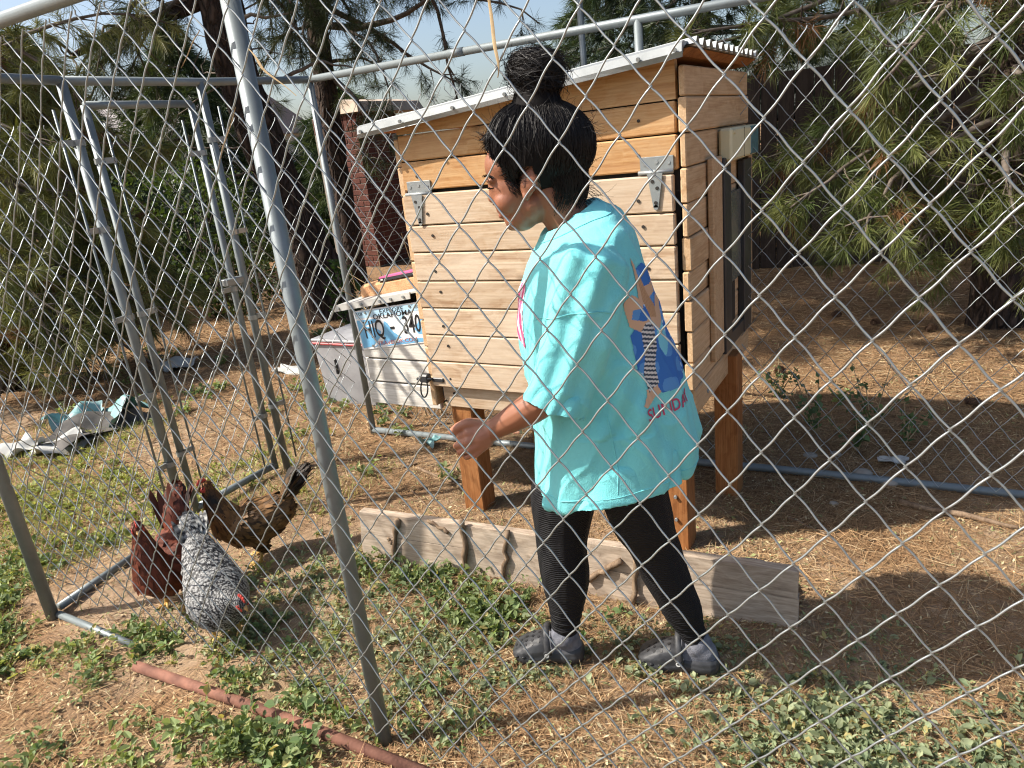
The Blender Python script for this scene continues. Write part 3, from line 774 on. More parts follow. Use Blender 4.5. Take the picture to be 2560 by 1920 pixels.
def fuse(prims, voxel, smooth=2, dec=0):
    mb = MB()
    for V, F in prims: mb.add(V, F)
    me = bpy.data.meshes.new('tmp'); me.from_pydata(mb.v, [], mb.f); me.update()
    bm = bmesh.new(); bm.from_mesh(me); bmesh.ops.recalc_face_normals(bm, faces=bm.faces); bm.to_mesh(me); bm.free()
    o = bpy.data.objects.new('tmp', me); col.objects.link(o)
    md = o.modifiers.new('r', 'REMESH'); md.mode = 'VOXEL'; md.voxel_size = voxel
    if smooth:
        sm = o.modifiers.new('s', 'SMOOTH'); sm.factor = .5; sm.iterations = smooth
    if dec: dm = o.modifiers.new('d', 'DECIMATE'); dm.ratio = dec
    dg = bpy.context.evaluated_depsgraph_get(); dg.update()
    m2 = bpy.data.meshes.new_from_object(o.evaluated_get(dg))
    bpy.data.objects.remove(o); bpy.data.meshes.remove(me)
    n = len(m2.vertices); V = np.empty(n * 3, np.float32); m2.vertices.foreach_get('co', V); V = V.reshape(-1, 3).astype(float)
    N = np.empty(n * 3, np.float32); m2.vertices.foreach_get('normal', N); N = N.reshape(-1, 3).astype(float)
    F = [tuple(p.vertices) for p in m2.polygons]; bpy.data.meshes.remove(m2)
    return V, N, F
def quads(F):
    return np.array([f if len(f) == 4 else (*f, f[-1]) for f in F]) if any(len(f) != 4 for f in F) else np.array(F)

# ------------------------------------------------------------------ the person
PO = np.array([2.0, .49, 0.0])
_e2 = unit(np.array([PO[0] - CAM[0], PO[1] - CAM[1], 0])); _e1 = np.array([_e2[1], -_e2[0], 0])
PM = np.stack([_e1, _e2, np.array([0, 0, 1.0])])          # rows: local axes
def pw(V): return PO + np.asarray(V, float) @ PM           # local (behind her, away from viewer, up) -> world
per = thing('person', PO, 'person with black hair in a bun, turquoise T-shirt, black leggings and clogs', 'person')
def pobj(name, V, F, mat, parent=None, smooth=True, **kw):
    F = [tuple(f) for f in F]
    Vw = pw(V)
    me = bpy.data.meshes.new(name); me.from_pydata((Vw - Vw.mean(0)).tolist(), [], F); me.materials.append(mat)
    if smooth: me.polygons.foreach_set('use_smooth', np.ones(len(F), bool))
    if 'colr' in kw:
        a = me.color_attributes.new('Col', 'FLOAT_COLOR', 'POINT'); c = np.ones((len(V), 4), np.float32); c[:, :3] = kw['colr']; a.data.foreach_set('color', c.ravel())
    me.update()
    return link(bpy.data.objects.new(name, me), parent or per, Vw.mean(0))

# skin
m, nt, b, L = newmat('skin')
at = nt.nodes.new('ShaderNodeAttribute'); at.attribute_name = 'Col'
v = coords(nt, 'Object')
c = mixc(nt, math_(nt, 'MULTIPLY', noise(nt, v, 45, 4), .35), at.outputs['Color'], (.20, .075, .035))
L.new(c, b.inputs['Base Color']); b.inputs['Roughness'].default_value = .48; b.inputs['Specular IOR Level'].default_value = .42
b.inputs['Subsurface Weight'].default_value = .12; b.inputs['Subsurface Radius'].default_value = (.012, .005, .003); b.inputs['Subsurface Scale'].default_value = .6
bump(nt, b, noise(nt, v, 260, 3), .12, .001)
M['skin'] = m
HY = 0.0
pr_ = []
# head (looking down, in profile)
R18 = rotm('Y', -16)
pr_ += [ell((-.088, 0, 1.425), (.112, .082, .092)), ell((-.158, 0, 1.345), (.052, .060, .082), R18), ell((-.160, 0, 1.403), (.056, .066, .052)),
        ell((-.142, 0, 1.292), (.044, .050, .037), R18), ell((-.166, 0, 1.2715), (.0145, .018, .0145)), ell((-.118, 0, 1.312), (.05, .056, .045))]
for s in (-1, 1):
    pr_ += [ell((-.168, .034 * s, 1.327), (.031, .028, .030)), ell((-.199, .027 * s, 1.376), (.0145, .027, .0075)), ell((-.1975, .0105 * s, 1.3265), (.0085, .0075, .0068)),
            ell((-.187, .031 * s, 1.3585), (.0135, .0155, .0115))]
    # ear
    ec = np.array([-.117, .066 * s, 1.362])
    Re = rotm('Y', 14) @ rotm('Z', 18 * s)
    pr_ += [ell(ec, (.018, .0085, .031), Re), ell(ec + (.003, .006 * s, .004), (.020, .0065, .028), Re), ell(ec + (-.006, .004 * s, -.026), (.009, .006, .010))]
pr_ += [capsule([(-.1995, 0, 1.366), (-.2035, 0, 1.350), (-.2065, 0, 1.3335)], [.0075, .0075, .0098]),
        ell((-.1905, 0, 1.3075), (.0095, .021, .0062), R18), ell((-.187, 0, 1.2945), (.0100, .0185, .0075), R18), ell((-.178, 0, 1.315), (.022, .024, .014))]
# neck, trunk
pr_ += [capsule([(-.072, 0, 1.335), (-.035, 0, 1.265), (.0, 0, 1.18)], [.054, .053, .075]),
        ell((.01, 0, 1.10), (.10, .14, .17)), ell((.03, 0, .92), (.10, .13, .17)), ell((.04, 0, .76), (.115, .14, .12))]
# near (left) arm
elb = (-.085, -.186, .928); wri = (-.252, -.155, .826)
pr_ += [capsule([(.0, -.118, 1.16), (-.035, -.160, 1.05), elb], [.038, .038, .036]), capsule([elb, (-.15, -.178, .885), wri], [.036, .037, .0245])]
# near hand: loosely closed, thumb on top
kn = [np.array(p) for p in ((-.302, -.168, .830), (-.305, -.176, .812), (-.301, -.176, .7945), (-.293, -.170, .778))]
pr_ += [capsule([wri, (-.275, -.163, .818)], [.024, .023]), capsule([(-.258, -.158, .832), kn[0]], [.017, .0115]), capsule([(-.258, -.162, .822), kn[1]], [.017, .0115]),
        capsule([(-.258, -.162, .812), kn[2]], [.016, .011]), capsule([(-.258, -.158, .806), kn[3]], [.015, .0105])]
for i, (k_, ln) in enumerate(zip(kn, (1.0, 1.08, 1.0, .82))):
    a_ = k_ + np.array([-.026, .012, -.012]) * ln; b_ = a_ + np.array([-.002, .022, -.012]) * ln; c_ = b_ + np.array([.018, .008, .004]) * ln
    r_ = (.0080, .0082, .0078, .0070)[i]
    pr_.append(capsule([k_, a_, b_, c_], [r_ * 1.08, r_, r_ * .94, r_ * .85], 10))
pr_.append(capsule([(-.266, -.150, .838), (-.297, -.158, .851), (-.322, -.160, .845), (-.342, -.156, .832)], [.016, .0125, .0112, .0088], 12))
# far (right) arm and hand
elb2 = (.005, .20, .93); wri2 = (-.145, .135, .775)
pr_ += [capsule([(.0, .118, 1.16), (-.005, .165, 1.05), elb2], [.038, .038, .036]), capsule([elb2, (-.07, .17, .86), wri2], [.039, .035, .024])]
pr_ += [capsule([wri2, (-.175, .125, .765)], [.024, .022])]
for i in range(4):
    k_ = np.array([-.195, .118 + .004 * i, .778 - .016 * i]); a_ = k_ + (-.026, -.006, -.006); b_ = a_ + (-.008, -.018, -.008); c_ = b_ + (.014, -.012, .0)
    pr_ += [capsule([(-.165, .125, .772 - .006 * i), k_], [.015, .011]), capsule([k_, a_, b_, c_], [.0098, .009, .0085, .0075], 10)]
pr_.append(capsule([(-.17, .115, .785), (-.197, .10, .79), (-.215, .088, .785)], [.014, .0115, .0085]))
# legs (under the leggings) and bare ankles
hipN, hipF = (.045, -.07, .74), (.02, .085, .74)
FR = [hipF, (-.10, .075, .56), (-.128, .065, .40), (-.128, .062, .26), (-.140, .060, .125), (-.142, .06, .09)]
RE = [hipN, (.085, -.03, .53), (.118, .0, .40), (.178, .012, .22), (.212, .016, .125), (.218, .016, .09)]
pr_ += [capsule(FR, [.095, .080, .062, .054, .032, .032]), capsule(RE, [.095, .072, .058, .045, .032, .034])]
V, N, F = fuse(pr_, .0031, 2, .30)
# colour of the skin itself: lips redder, palms paler
cb_ = np.tile(np.array([.275, .115, .064]), (len(V), 1))
lip = np.exp(-(((V[:, 0] + .194) / .012) ** 2 + (V[:, 1] / .022) ** 2 + ((V[:, 2] - 1.3005) / .0095) ** 2) ** 2)
cb_ += lip[:, None] * (np.array([.25, .075, .065]) - cb_) * .75
pal = ((V[:, 0] < -.25) & (V[:, 2] < .9)).astype(float); cb_ += pal[:, None] * (np.array([.40, .185, .12]) - cb_) * .7
pal = ((V[:, 0] < -.15) & (V[:, 1] > .06) & (V[:, 2] < .9)).astype(float); cb_ += pal[:, None] * (np.array([.44, .22, .15]) - cb_) * .8
chk = np.exp(-(((V[:, 0] + .175) / .03) ** 2 + ((V[:, 2] - 1.325) / .03) ** 2)); cb_ += (chk * (np.abs(V[:, 1]) > .02))[:, None] * (np.array([.31, .12, .068]) - cb_) * .5
body = pobj('body', V, F, M['skin'], colr=cb_)
body_bvh = BVHTree.FromPolygons(V.tolist(), F)
def on_body(x, z, side=-1, off=.0):
    h = body_bvh.ray_cast(Vector((x, side * .5, z)), Vector((0, -side, 0)))
    return np.array(h[0]) + np.array(h[1]) * off if h[0] is not None else np.array([x, side * .06, z])

# hair ------------------------------------------------------------
m, nt, b, L = newmat('black_hair')
at = nt.nodes.new('ShaderNodeAttribute'); at.attribute_name = 'Col'
L.new(at.outputs['Color'], b.inputs['Base Color']); b.inputs['Roughness'].default_value = .5; b.inputs['Specular IOR Level'].default_value = .22
M['hair'] = m
M['hair_core'] = pmat('hair_mass', (.006, .005, .005), None, rough=.8, spec=.15)
HC = np.array([-.090, 0, 1.431]); HRr = np.array([.1225, .094, .103])
line = np.array([(-.30, 1.455), (-.217, 1.452), (-.200, 1.430), (-.176, 1.394), (-.160, 1.358), (-.153, 1.336), (-.147, 1.336), (-.141, 1.354), (-.133, 1.388), (-.118, 1.398), (-.102, 1.386), (-.094, 1.355), (-.096, 1.33), (-.080, 1.305), (-.02, 1.30), (.3, 1.30)])
def hairy(P): return P[..., 2] > np.interp(P[..., 0], line[:, 0], line[:, 1])
V, F = ell(HC, HRr * .985, nu=64, nv=48)
keep = hairy(V); F = [f for f in F if all(keep[i] for i in f)]
used_ = sorted({i for f in F for i in f}); mp_ = {o_: n_ for n_, o_ in enumerate(used_)}
Vc = V[used_]; Fc = [tuple(mp_[i] for i in f) for f in F]
nn = len(Vc); inn = HC + (Vc - HC) * .90
hair = pobj('hair', np.concatenate([Vc]), Fc, M['hair_core'], colr=np.tile([.006, .005, .005], (nn, 1)))
BUN = np.array([-.083, 0.0, 1.590]); BR = np.array([.055, .052, .049])
V, F = ell(BUN, BR * .92, nu=30, nv=20); bn_ = vnoise(55, 9, 30, 80); V = V + unit(V - BUN) * (.006 * bn_(V) - .003)[:, None]
Vb, Fb = capsule([(-.088, 0, 1.505), (-.085, 0, 1.565)], [.058, .042]); pobj('bun_base', Vb, Fb, M['hair_core'], hair, colr=np.tile([.006, .005, .005], (len(Vb), 1)))
Vb, Fb = ell((-.046, 0, 1.362), (.050, .060, .050)); pobj('nape_hair', Vb, Fb, M['hair_core'], hair, colr=np.tile([.006, .005, .005], (len(Vb), 1)))
pobj('bun_core', V, F, M['hair_core'], hair, colr=np.tile([.006, .005, .005], (len(V), 1)))
hr = np.random.default_rng(5)
def ribbons(paths, wid, colf):
    Vs, Fs, Cs = [], [], []; base = 0
    for P in paths:
        n = len(P); T = np.gradient(P, axis=0); view = np.array([.2, -1, .15]) + hr.normal(0, .5, 3)
        S = unit(np.cross(T, view)) * (wid * np.linspace(1, .45, n))[:, None] * .5
        Vs.append(np.concatenate([P - S, P + S])); i = np.arange(n - 1)
        Fs.append(np.stack([i, i + 1, n + i + 1, n + i], -1) + base); base += 2 * n
        Cs.append(np.tile(colf(), (2 * n, 1)))
    return np.concatenate(Vs), np.concatenate(Fs), np.concatenate(Cs)
def hcol():
    t = hr.random(); return np.array([.006, .005, .005]) * (.5 + 1.3 * t) + (np.array([.008, .005, .003]) * (hr.random() < .05))
paths = []
nzh = vnoise(77, 8, 20, 60)
while len(paths) < 5200:
    d = unit(hr.normal(size=3)); p = HC + d * HRr
    if not hairy(p) or p[2] < 1.315: continue
    tgt = unit((np.array([-.086, 0, 1.534]) + hr.normal(0, .016, 3) - HC) / HRr); f = np.linspace(0, 1, 9) ** 1.0
    om = math.acos(np.clip(d @ tgt, -1, 1)); 
    if om < .05 or om > 2.6: continue
    ln = hr.uniform(.3, 1.0); f = f * ln
    S = (np.sin((1 - f) * om)[:, None] * d + np.sin(f * om)[:, None] * tgt) / math.sin(om)
    lift = 1 + .012 * hr.random() + .03 * np.sin(f * math.pi) * hr.random() ** 3
    P = HC + S * HRr * lift[:, None]; P = P + (.0022 * nzh(P))[:, None] * unit(P - HC)
    paths.append(P)
for i in range(700):                              # nape, combed up
    a = hr.uniform(-1.75, 1.75); z0 = hr.uniform(1.305, 1.36) if hr.random() < .8 else hr.uniform(1.285, 1.31); P0 = np.array([-.058 + .050 * math.cos(a), .060 * math.sin(a), z0]); d_ = np.array([.22 * math.cos(a), .2 * math.sin(a), 1.0])
    t = np.linspace(0, 1, 7)[:, None]; P = P0 + d_ * t * hr.uniform(.04, .08) + np.array([0, 0, 0]); P[:, 0] += .012 * np.sin(t[:, 0] * 3); paths.append(P + hr.normal(0, .002, 3))
V, F, Cc = ribbons(paths, .0013, hcol); pobj('strands', V, F, M['hair'], hair, smooth=False, colr=Cc)['kind'] = 'stuff'
paths = []
for i in range(1500):                             # bun: loops wound round, loose ends
    ax_ = unit(np.array([.25, .15, 1.0]) + hr.normal(0, .55, 3)); u_ = unit(np.cross(ax_, [1, .3, .2])); w_ = np.cross(ax_, u_)
    a0 = hr.uniform(0, 6.28); a = a0 + np.linspace(0, hr.uniform(1.0, 2.6), 9); h_ = hr.uniform(-.8, .8); rr_ = math.sqrt(1 - h_ * h_)
    S = rr_ * (np.cos(a)[:, None] * u_ + np.sin(a)[:, None] * w_) + h_ * ax_
    k_ = hr.uniform(.90, 1.10) + (np.linspace(0, 1, 9) ** 2 * hr.uniform(0, .55) if hr.random() < .22 else 0) + .16 * max(0, hr.normal()) * np.sin(np.linspace(0, 3.14, 9)) * (hr.random() < .3)
    k_ = np.broadcast_to(k_, (9,)); P = BUN + S * BR * k_[:, None] * (1 + .11 * bn_(BUN + S * BR))[:, None]
    paths.append(P)
for i in range(420):                              # hair gathered into the bun
    a = hr.uniform(0, 6.28); P0 = np.array([-.088 + .062 * math.cos(a), .055 * math.sin(a), 1.512]); P1 = np.array([-.085 + .044 * math.cos(a + .3), .042 * math.sin(a + .3), 1.55]); P2 = BUN + np.array([.045 * math.cos(a + .8), .045 * math.sin(a + .8), .0])
    t = np.linspace(0, 1, 8)[:, None]; paths.append((1 - t) ** 2 * P0 + 2 * t * (1 - t) * P1 + t * t * P2)
V, F, Cc = ribbons(paths, .0016, hcol); pobj('bun_strands', V, F, M['hair'], hair, smooth=False, colr=Cc)['kind'] = 'stuff'
paths = []
def wisp(p0, d, ln, curl, n=9):
    P = [np.array(p0)]; d = unit(np.array(d)); cu = hr.normal(0, curl, 3)
    for i in range(n - 1): d = unit(d + cu * .25 + hr.normal(0, .06, 3) + np.array([0, 0, -.05])); P.append(P[-1] + d * ln / (n - 1))
    return np.array(P)
for i in range(70): paths.append(wisp((hr.uniform(-.05, .02), hr.uniform(-.05, .03), hr.uniform(1.30, 1.345)), (.9, hr.normal(0, .4), -.45), hr.uniform(.03, .075), .5))
for i in range(60): paths.append(wisp((-.212 + hr.uniform(0, .02), hr.uniform(-.04, .03), hr.uniform(1.44, 1.475)), (-.5, hr.normal(0, .3), hr.uniform(.1, .9)), hr.uniform(.012, .035), .6))
for i in range(22): paths.append(wisp((.02 + hr.uniform(-.02, .01), hr.uniform(-.06, .0), hr.uniform(1.45, 1.50)), (.6, -.2, -.7), hr.uniform(.03, .07), .8))
for i in range(60): a = hr.uniform(0, 6.28); paths.append(wisp(BUN + np.array([math.cos(a) * .048, hr.normal(0, .02), math.sin(a) * .04]), (math.cos(a), hr.normal(0, .4), abs(math.sin(a)) + .2), hr.uniform(.015, .04), 1.2))
for i in range(260):                              # sideburn and hair round the ear, lying on the skin
    x0 = hr.uniform(-.172, -.138); z0 = hr.uniform(1.345, 1.41); 
    if not hairy(np.array([x0, 0, z0 + .006])): continue
    P = []
    dx, dz = hr.uniform(.2, .6), -.55
    for k_ in range(6):
        q_ = on_body(x0 + dx * .004 * k_, z0 + dz * .0045 * k_, -1, .0016); P.append(q_)
    paths.append(np.array(P))
for i in range(900):                              # temple and hairline, combed back along the skin
    x0 = hr.uniform(-.214, -.125); z0 = hr.uniform(1.35, 1.462)
    if not hairy(np.array([x0, 0, z0 + hr.normal(0, .005)])): continue
    d_ = np.array([.85, .55 + hr.normal(0, .15)]); d_ /= np.linalg.norm(d_); l_ = hr.uniform(.018, .045)
    paths.append(np.array([on_body(x0 + d_[0] * l_ * t, z0 + d_[1] * l_ * t, -1, .0022 + .003 * t) for t in np.linspace(0, 1, 6)]))
for i in range(260):                              # flyaways over the whole head
    d_ = unit(hr.normal(size=3) + np.array([.2, -.2, .5])); p0 = HC + d_ * HRr * .99
    if not hairy(p0): continue
    paths.append(wisp(p0, unit(np.cross(d_, hr.normal(size=3))) + d_ * .35, hr.uniform(.02, .06), .9))
V, F, Cc = ribbons(paths, .0010, hcol); pobj('loose_strands', V, F, M['hair'], hair, smooth=False, colr=Cc)['kind'] = 'stuff'
V, F = ell((-.119, -.0745, 1.364), (.0075, .0025, .0125), rotm('Y', 14)); pobj('ear_hollow_shade', V, F, pmat('ear_shade', (.13, .05, .03)), body)  # darker skin tone paints the shade in the ear hollow
# brow and lashes
paths = []
for i in range(90):
    t = hr.random(); x0 = -.2165 + .020 * t; z0 = 1.3865 - .008 * t + .002 * math.sin(t * 3) + hr.normal(0, .0011)
    paths.append(np.array([on_body(x0 + .0022 * k_, z0 + .0007 * k_, -1, .0012) for k_ in range(4)]))
V, F, Cc = ribbons(paths, .0012, lambda: np.array([.010, .007, .006])); pobj('eyebrow', V, F, M['hair'], body, smooth=False, colr=Cc)
paths = []
for i in range(16):
    t = i / 15; p0 = on_body(-.2055 + .010 * t, 1.3605 - .0015 * math.sin(t * 3), -1, .0008); paths.append(np.array([p0 + np.array([-.0035 - .001 * (1 - t), -.004, -.0022]) * s for s in (0, .5, 1)]))
for i in range(14):
    t = i / 13; p0 = np.array([-.2035, -.014 - .014 * t, 1.3600]); paths.append(np.array([p0 + np.array([-.008, -.001, -.003]) * s for s in (0, .5, 1)]))
V, F, Cc = ribbons(paths, .0013, lambda: np.array([.006, .005, .005])); pobj('eyelashes', V, F, M['hair'], body, smooth=False, colr=Cc)
ln_ = np.array([on_body(-.2075 + .013 * t, 1.3600 - .0022 * math.sin(t * 3), -1, .0004) for t in np.linspace(0, 1, 9)])
V, F = tube(ln_, .0008, 6); pobj('eyelid_crease', V, F, pmat('lash_line', (.02, .012, .009)), body)
nz_ = on_body(-.199, 1.3255, -1, .0); V, F = ell(nz_ + (-.001, -.0005, -.003), (.0035, .002, .0018)); pobj('nostril', V, F, pmat('nostril_shade', (.05, .018, .012)), body)  # dark bead stands for the shade inside the nostril

# shirt ------------------------------------------------------------
zs_ = [1.268, 1.275, 1.262, 1.245, 1.22, 1.18, 1.12, 1.05, .94, .83, .72, .66, .632]
cs_ = [-.038, -.038, -.030, -.018, -.012, -.013, -.013, -.011, .007, .028, .040, .034, .028]
ax_ = [.056, .062, .075, .095, .112, .128, .147, .165, .180, .183, .196, .196, .194]
bx_ = [.058, .064, .085, .118, .150, .174, .184, .188, .193, .198, .203, .205, .204]
tl_ = [.50, .50, .45, .35, .20, .08, 0, 0, 0, .03, .10, .16, .18]
def ring(c, a, b_, z, n=40, tilt=0., p=2.25):
    t = np.arange(n) * 2 * math.pi / n; ct, st = np.cos(t), np.sin(t)
    x = c + a * np.sign(ct) * np.abs(ct) ** (2 / p); y = b_ * np.sign(st) * np.abs(st) ** (2 / p)
    return np.stack([x, y, z + tilt * (x - c)], -1)
outer = [ring(c, a, b_, z, tilt=t) for z, c, a, b_, t in zip(zs_, cs_, ax_, bx_, tl_)]
inner = [ring(c, a * s, b_ * s, z, tilt=.17) for z, c, a, b_, s in ((.630, .028, .194, .204, .955), (.67, .034, .19, .2, .93), (.72, .035, .19, .2, .90))]
shirt_prims = [loft(outer + inner)]
def sleeve(s, top, mid, end, d_end):
    P = np.array([top, mid, end], float); rs = [.082, .088, .086]
    t = unit(np.array(d_end, float)); e = np.array(end, float)
    rings = []
    def rg(c, ax, r1, r2):
        ax = unit(ax); u = unit(np.array([1.0, 0, 0]) - ax * ax[0]); w = np.cross(ax, u); a = np.arange(24) * 2 * math.pi / 24
        return c + r1 * np.cos(a)[:, None] * u + r2 * np.sin(a)[:, None] * w
    A, Bm, Cm = P
    ax0 = Bm - A
    rings.append(rg(A - unit(ax0) * .03, ax0, .045, .04)); rings.append(rg(A, ax0, .080, .07)); rings.append(rg((A + Bm) / 2, ax0, .082, .070)); rings.append(rg(Bm, Cm - A, .080, .066)); rings.append(rg(Cm, t, .078, .064))
    rings.append(rg(Cm - t * .001, t, .067, .054)); rings.append(rg(Cm - t * .05, t, .060, .048))
    return loft(rings)
shirt_prims.append(sleeve(-1, (.0, -.135, 1.19), (-.035, -.178, 1.03), (-.100, -.190, .885), (-.40, -.05, -.9)))
shirt_prims.append(sleeve(1, (.0, .135, 1.19), (-.01, .18, 1.03), (-.03, .195, .90), (-.2, .05, -.95)))
V, N, F = fuse(shirt_prims, .0044, 3)
f1 = vnoise(21, 10, 18, 46); f2 = vnoise(22, 10, 60, 130); f3 = vnoise(23, 8, 6, 14)
th = np.arctan2(V[:, 1], V[:, 0] - .01)
low = np.clip((1.0 - V[:, 2]) / .4, 0, 1)
on_sl = np.clip((-.165 - V[:, 1]) / .03, 0, 1) * (V[:, 2] > .8)
Q = V * np.array([1, 1, .55])
rg = lambda n_: (1 - np.minimum(np.abs(n_) * 1.6, 1)) ** 2
fold = .0038 * f1(Q) + .0009 * f2(V * np.array([1, 1, .7])) + .004 * f3(V) + .0075 * rg(f1(Q * .6 + 3.1)) * (.4 + .6 * low) + .0038 * rg(f2(Q * .45 + 1.7))
vert = low * .009 * np.sin(th * 7 + 2.2 * f3(V)) + low * .004 * np.sin(th * 15 + 3 * f1(V * .5))
diag = .0055 * np.sin((V[:, 0] * 1.2 - V[:, 2]) * 62 + 2.5 * f3(V)) * on_sl
arm_pit = np.exp(-((V[:, 0] + .02) ** 2 / .004 + (V[:, 2] - 1.0) ** 2 / .012)) * .006 * np.sin((V[:, 0] + V[:, 2] * .8) * 95)
V = V + N * (fold + vert + diag + arm_pit * (1 - on_sl))[:, None]
m, nt, b, L = newmat('turquoise_cotton')
v = coords(nt, 'Object')
L.new(ramp(nt, noise(nt, v, 6, 5), [(.3, (.16, .59, .62)), (.7, (.21, .67, .69))]), b.inputs['Base Color'])
b.inputs['Roughness'].default_value = .9; b.inputs['Specular IOR Level'].default_value = .2; b.inputs['Sheen Weight'].default_value = .15
bump(nt, b, math_(nt, 'ADD', noise(nt, v, 420, 2), math_(nt, 'MULTIPLY', noise(nt, v, 38, 4, .6, .8), 3.0)), .35, .003)
M['shirt'] = m
shirt = pobj('shirt', V, F, M['shirt'])
sh_bvh = BVHTree.FromPolygons(V.tolist(), F)
def sh_pt(thd, z, off=.0012):
    c = np.interp(-z, [-q for q in zs_[1:]], cs_[1:]); d = np.array([math.cos(math.radians(thd)), math.sin(math.radians(thd)), 0])
    o_ = np.array([c, 0, z]) + d * .6
    h = sh_bvh.ray_cast(Vector(o_), Vector(-d))
    return None if h[0] is None else np.array(h[0]) + np.array(h[1]) * off
# seams: hem, sleeve hem, collar rib
def loop_line(name, pts, r):
    P = np.array([p for p in pts if p is not None]); Vt, Ft = tube(P, r, 5, False); return pobj(name, Vt, Ft, M['shirt'], shirt)
loop_line('side_seam', [sh_pt(-92, z, .0006) for z in np.linspace(.67, .86, 24)], .0016)
def sh_ray(x, z, off=.0004):
    h = sh_bvh.ray_cast(Vector((x, -.6, z)), Vector((0, 1, 0))); return None if h[0] is None else np.array(h[0]) + np.array(h[1]) * off
loop_line('shoulder_seam', [sh_ray(x, 1.075 + .03 * math.sin((x + .13) * 14)) for x in np.linspace(-.125, .05, 20)], .0017)
loop_line('sleeve_hem', [sh_ray(x, .905 - .30 * (x + .17) + .9 * (x + .10) ** 2) for x in np.linspace(-.165, -.035, 18)], .0014)
loop_line('hem_stitch', [sh_pt(t, .663 + .17 * .19 * math.cos(math.radians(t)), .0004) for t in np.linspace(-178, 20, 60)], .0014)
loop_line('collar_seam', [sh_pt(t, 1.258 + .45 * .07 * math.cos(math.radians(t)), .0006) for t in np.linspace(-170, 60, 40)], .0016)
# printed picture on the back
def inside(p, poly):
    x, y = p; c = False; n = len(poly)
    for i in range(n):
        x1, y1 = poly[i]; x2, y2 = poly[i - 1]
        if (y1 > y) != (y2 > y) and x < (x2 - x1) * (y - y1) / (y2 - y1 + 1e-12) + x1: c = not c
    return c
water = [(-49, 1.165), (-40, 1.175), (-20, 1.155), (0, 1.13), (12, 1.05), (14, .95), (6, .905), (-13, .893), (-33, .886), (-49, .888), (-57, .925), (-64, .955), (-63, 1.03), (-58, 1.045), (-62, 1.085), (-52, 1.085), (-50, 1.12)]
lwater = [(-36, 1.05), (-28, 1.04), (-28, .99), (-38, .965), (-43, .99), (-40, 1.03)]
skinp = [[(-52, 1.192), (-49, 1.175), (-46, 1.12), (-44, 1.09), (-53, 1.09), (-51, 1.15)],
         [(-44, 1.125), (-22, 1.13), (-18, 1.112), (-34, 1.102), (-46, 1.095)],
         [(-66, 1.105), (-58, 1.118), (-50, 1.10), (-50, 1.085), (-58, 1.085), (-60, 1.065), (-50, 1.055), (-45, 1.06), (-42, 1.03), (-53, 1.03), (-62, 1.05)],
         [(-45, 1.07), (-33, 1.075), (-26, 1.10), (-20, 1.085), (-27, 1.04), (-36, 1.025), (-43, 1.04)],
         [(-61, .905), (-52, .915), (-50, .89), (-56, .882), (-65, .865), (-67, .872), (-62, .89)]]
hairp = [(-49, 1.14), (-45, 1.145), (-41, 1.11), (-34, 1.08), (-35, 1.052), (-44, 1.06), (-49, 1.10)]
suit = [(-49, 1.052), (-44, 1.05), (-43, 1.03), (-46, .99), (-50, .955), (-50, .912), (-60, .897), (-60, .94), (-56, .985), (-54, 1.035)]
spl = np.random.default_rng(9); spots = [(spl.uniform(-64, 10), spl.uniform(.89, 1.15), spl.uniform(.6, 2.2)) for _ in range(46)]
def paint(t, z):
    p = (t, z)
    if inside(p, suit): return (.62, .62, .60) if int((z + .0009 * t) / .0052) % 2 else (.05, .07, .10)
    if inside(p, hairp): return (.44, .25, .13) if (int(t * 1.7 + z * 90) % 3) else (.54, .34, .19)
    for q in skinp:
        if inside(p, q): return (.60, .40, .26)
    if inside(p, lwater): return (.20, .58, .70)
    if inside(p, water):
        for (a, c_, r_) in spots:
            if abs(a - t) / 1.0 + abs(c_ - z) / .0035 < r_: return (.45, .63, .80)
        return (.045, .17, .50) if (math.sin(t * .21 + z * 60) + math.sin(z * 95 - t * .1)) < .55 else (.10, .29, .62)
    return None
def decal(name, t0, t1, z0, z1, dt, dz, fn, off=.0014):
    ts = np.arange(t0, t1, dt); zz = np.arange(z0, z1, dz); G = {}; Vd, Cd, Fd = [], [], []
    def vert(i, j):
        if (i, j) not in G: G[(i, j)] = sh_pt(t0 + i * dt, z0 + j * dz, off)
        return G[(i, j)]
    for i in range(len(ts)):
        for j in range(len(zz)):
            c_ = fn(ts[i] + dt / 2, zz[j] + dz / 2)
            if c_ is None: continue
            q = [vert(i, j), vert(i + 1, j), vert(i + 1, j + 1), vert(i, j + 1)]
            if any(x is None for x in q): continue
            k_ = len(Vd); Vd += q; Cd += [c_] * 4; Fd.append((k_, k_ + 1, k_ + 2, k_ + 3))
    return pobj(name, np.array(Vd), Fd, M['print'], shirt, colr=np.array(Cd))
M['print'] = colmat('shirt_print', .8, .2)
decal('back_print', -68, 15, .862, 1.195, .62, .0022, paint)
P, Ft = text('SUNDAY', 0, 0, 1, None, None, None, bold=.012)
P = P[:, :2]; x0, x1 = P[:, 0].min(), P[:, 0].max()
tv = []; 
for x, y in P:
    u = (x - x0) / (x1 - x0); q = sh_pt(-66 + 45 * u, .846 + .006 * u + y * .040, .0016); tv.append(q)
pobj('lettering', np.array(tv), Ft, pmat('red_print', (.50, .055, .13), None, rough=.8), shirt, smooth=False)
def chest(t, z):
    if not inside((t, z), [(-178, 1.02), (-150, 1.0), (-147, 1.05), (-152, 1.13), (-165, 1.15), (-178, 1.13)]): return None
    return (.62, .10, .22) if math.sin(t * .55 + 40 * z) > -.2 else (.70, .55, .60)
decal('chest_print', -178, -146, .99, 1.15, .9, .003, chest)

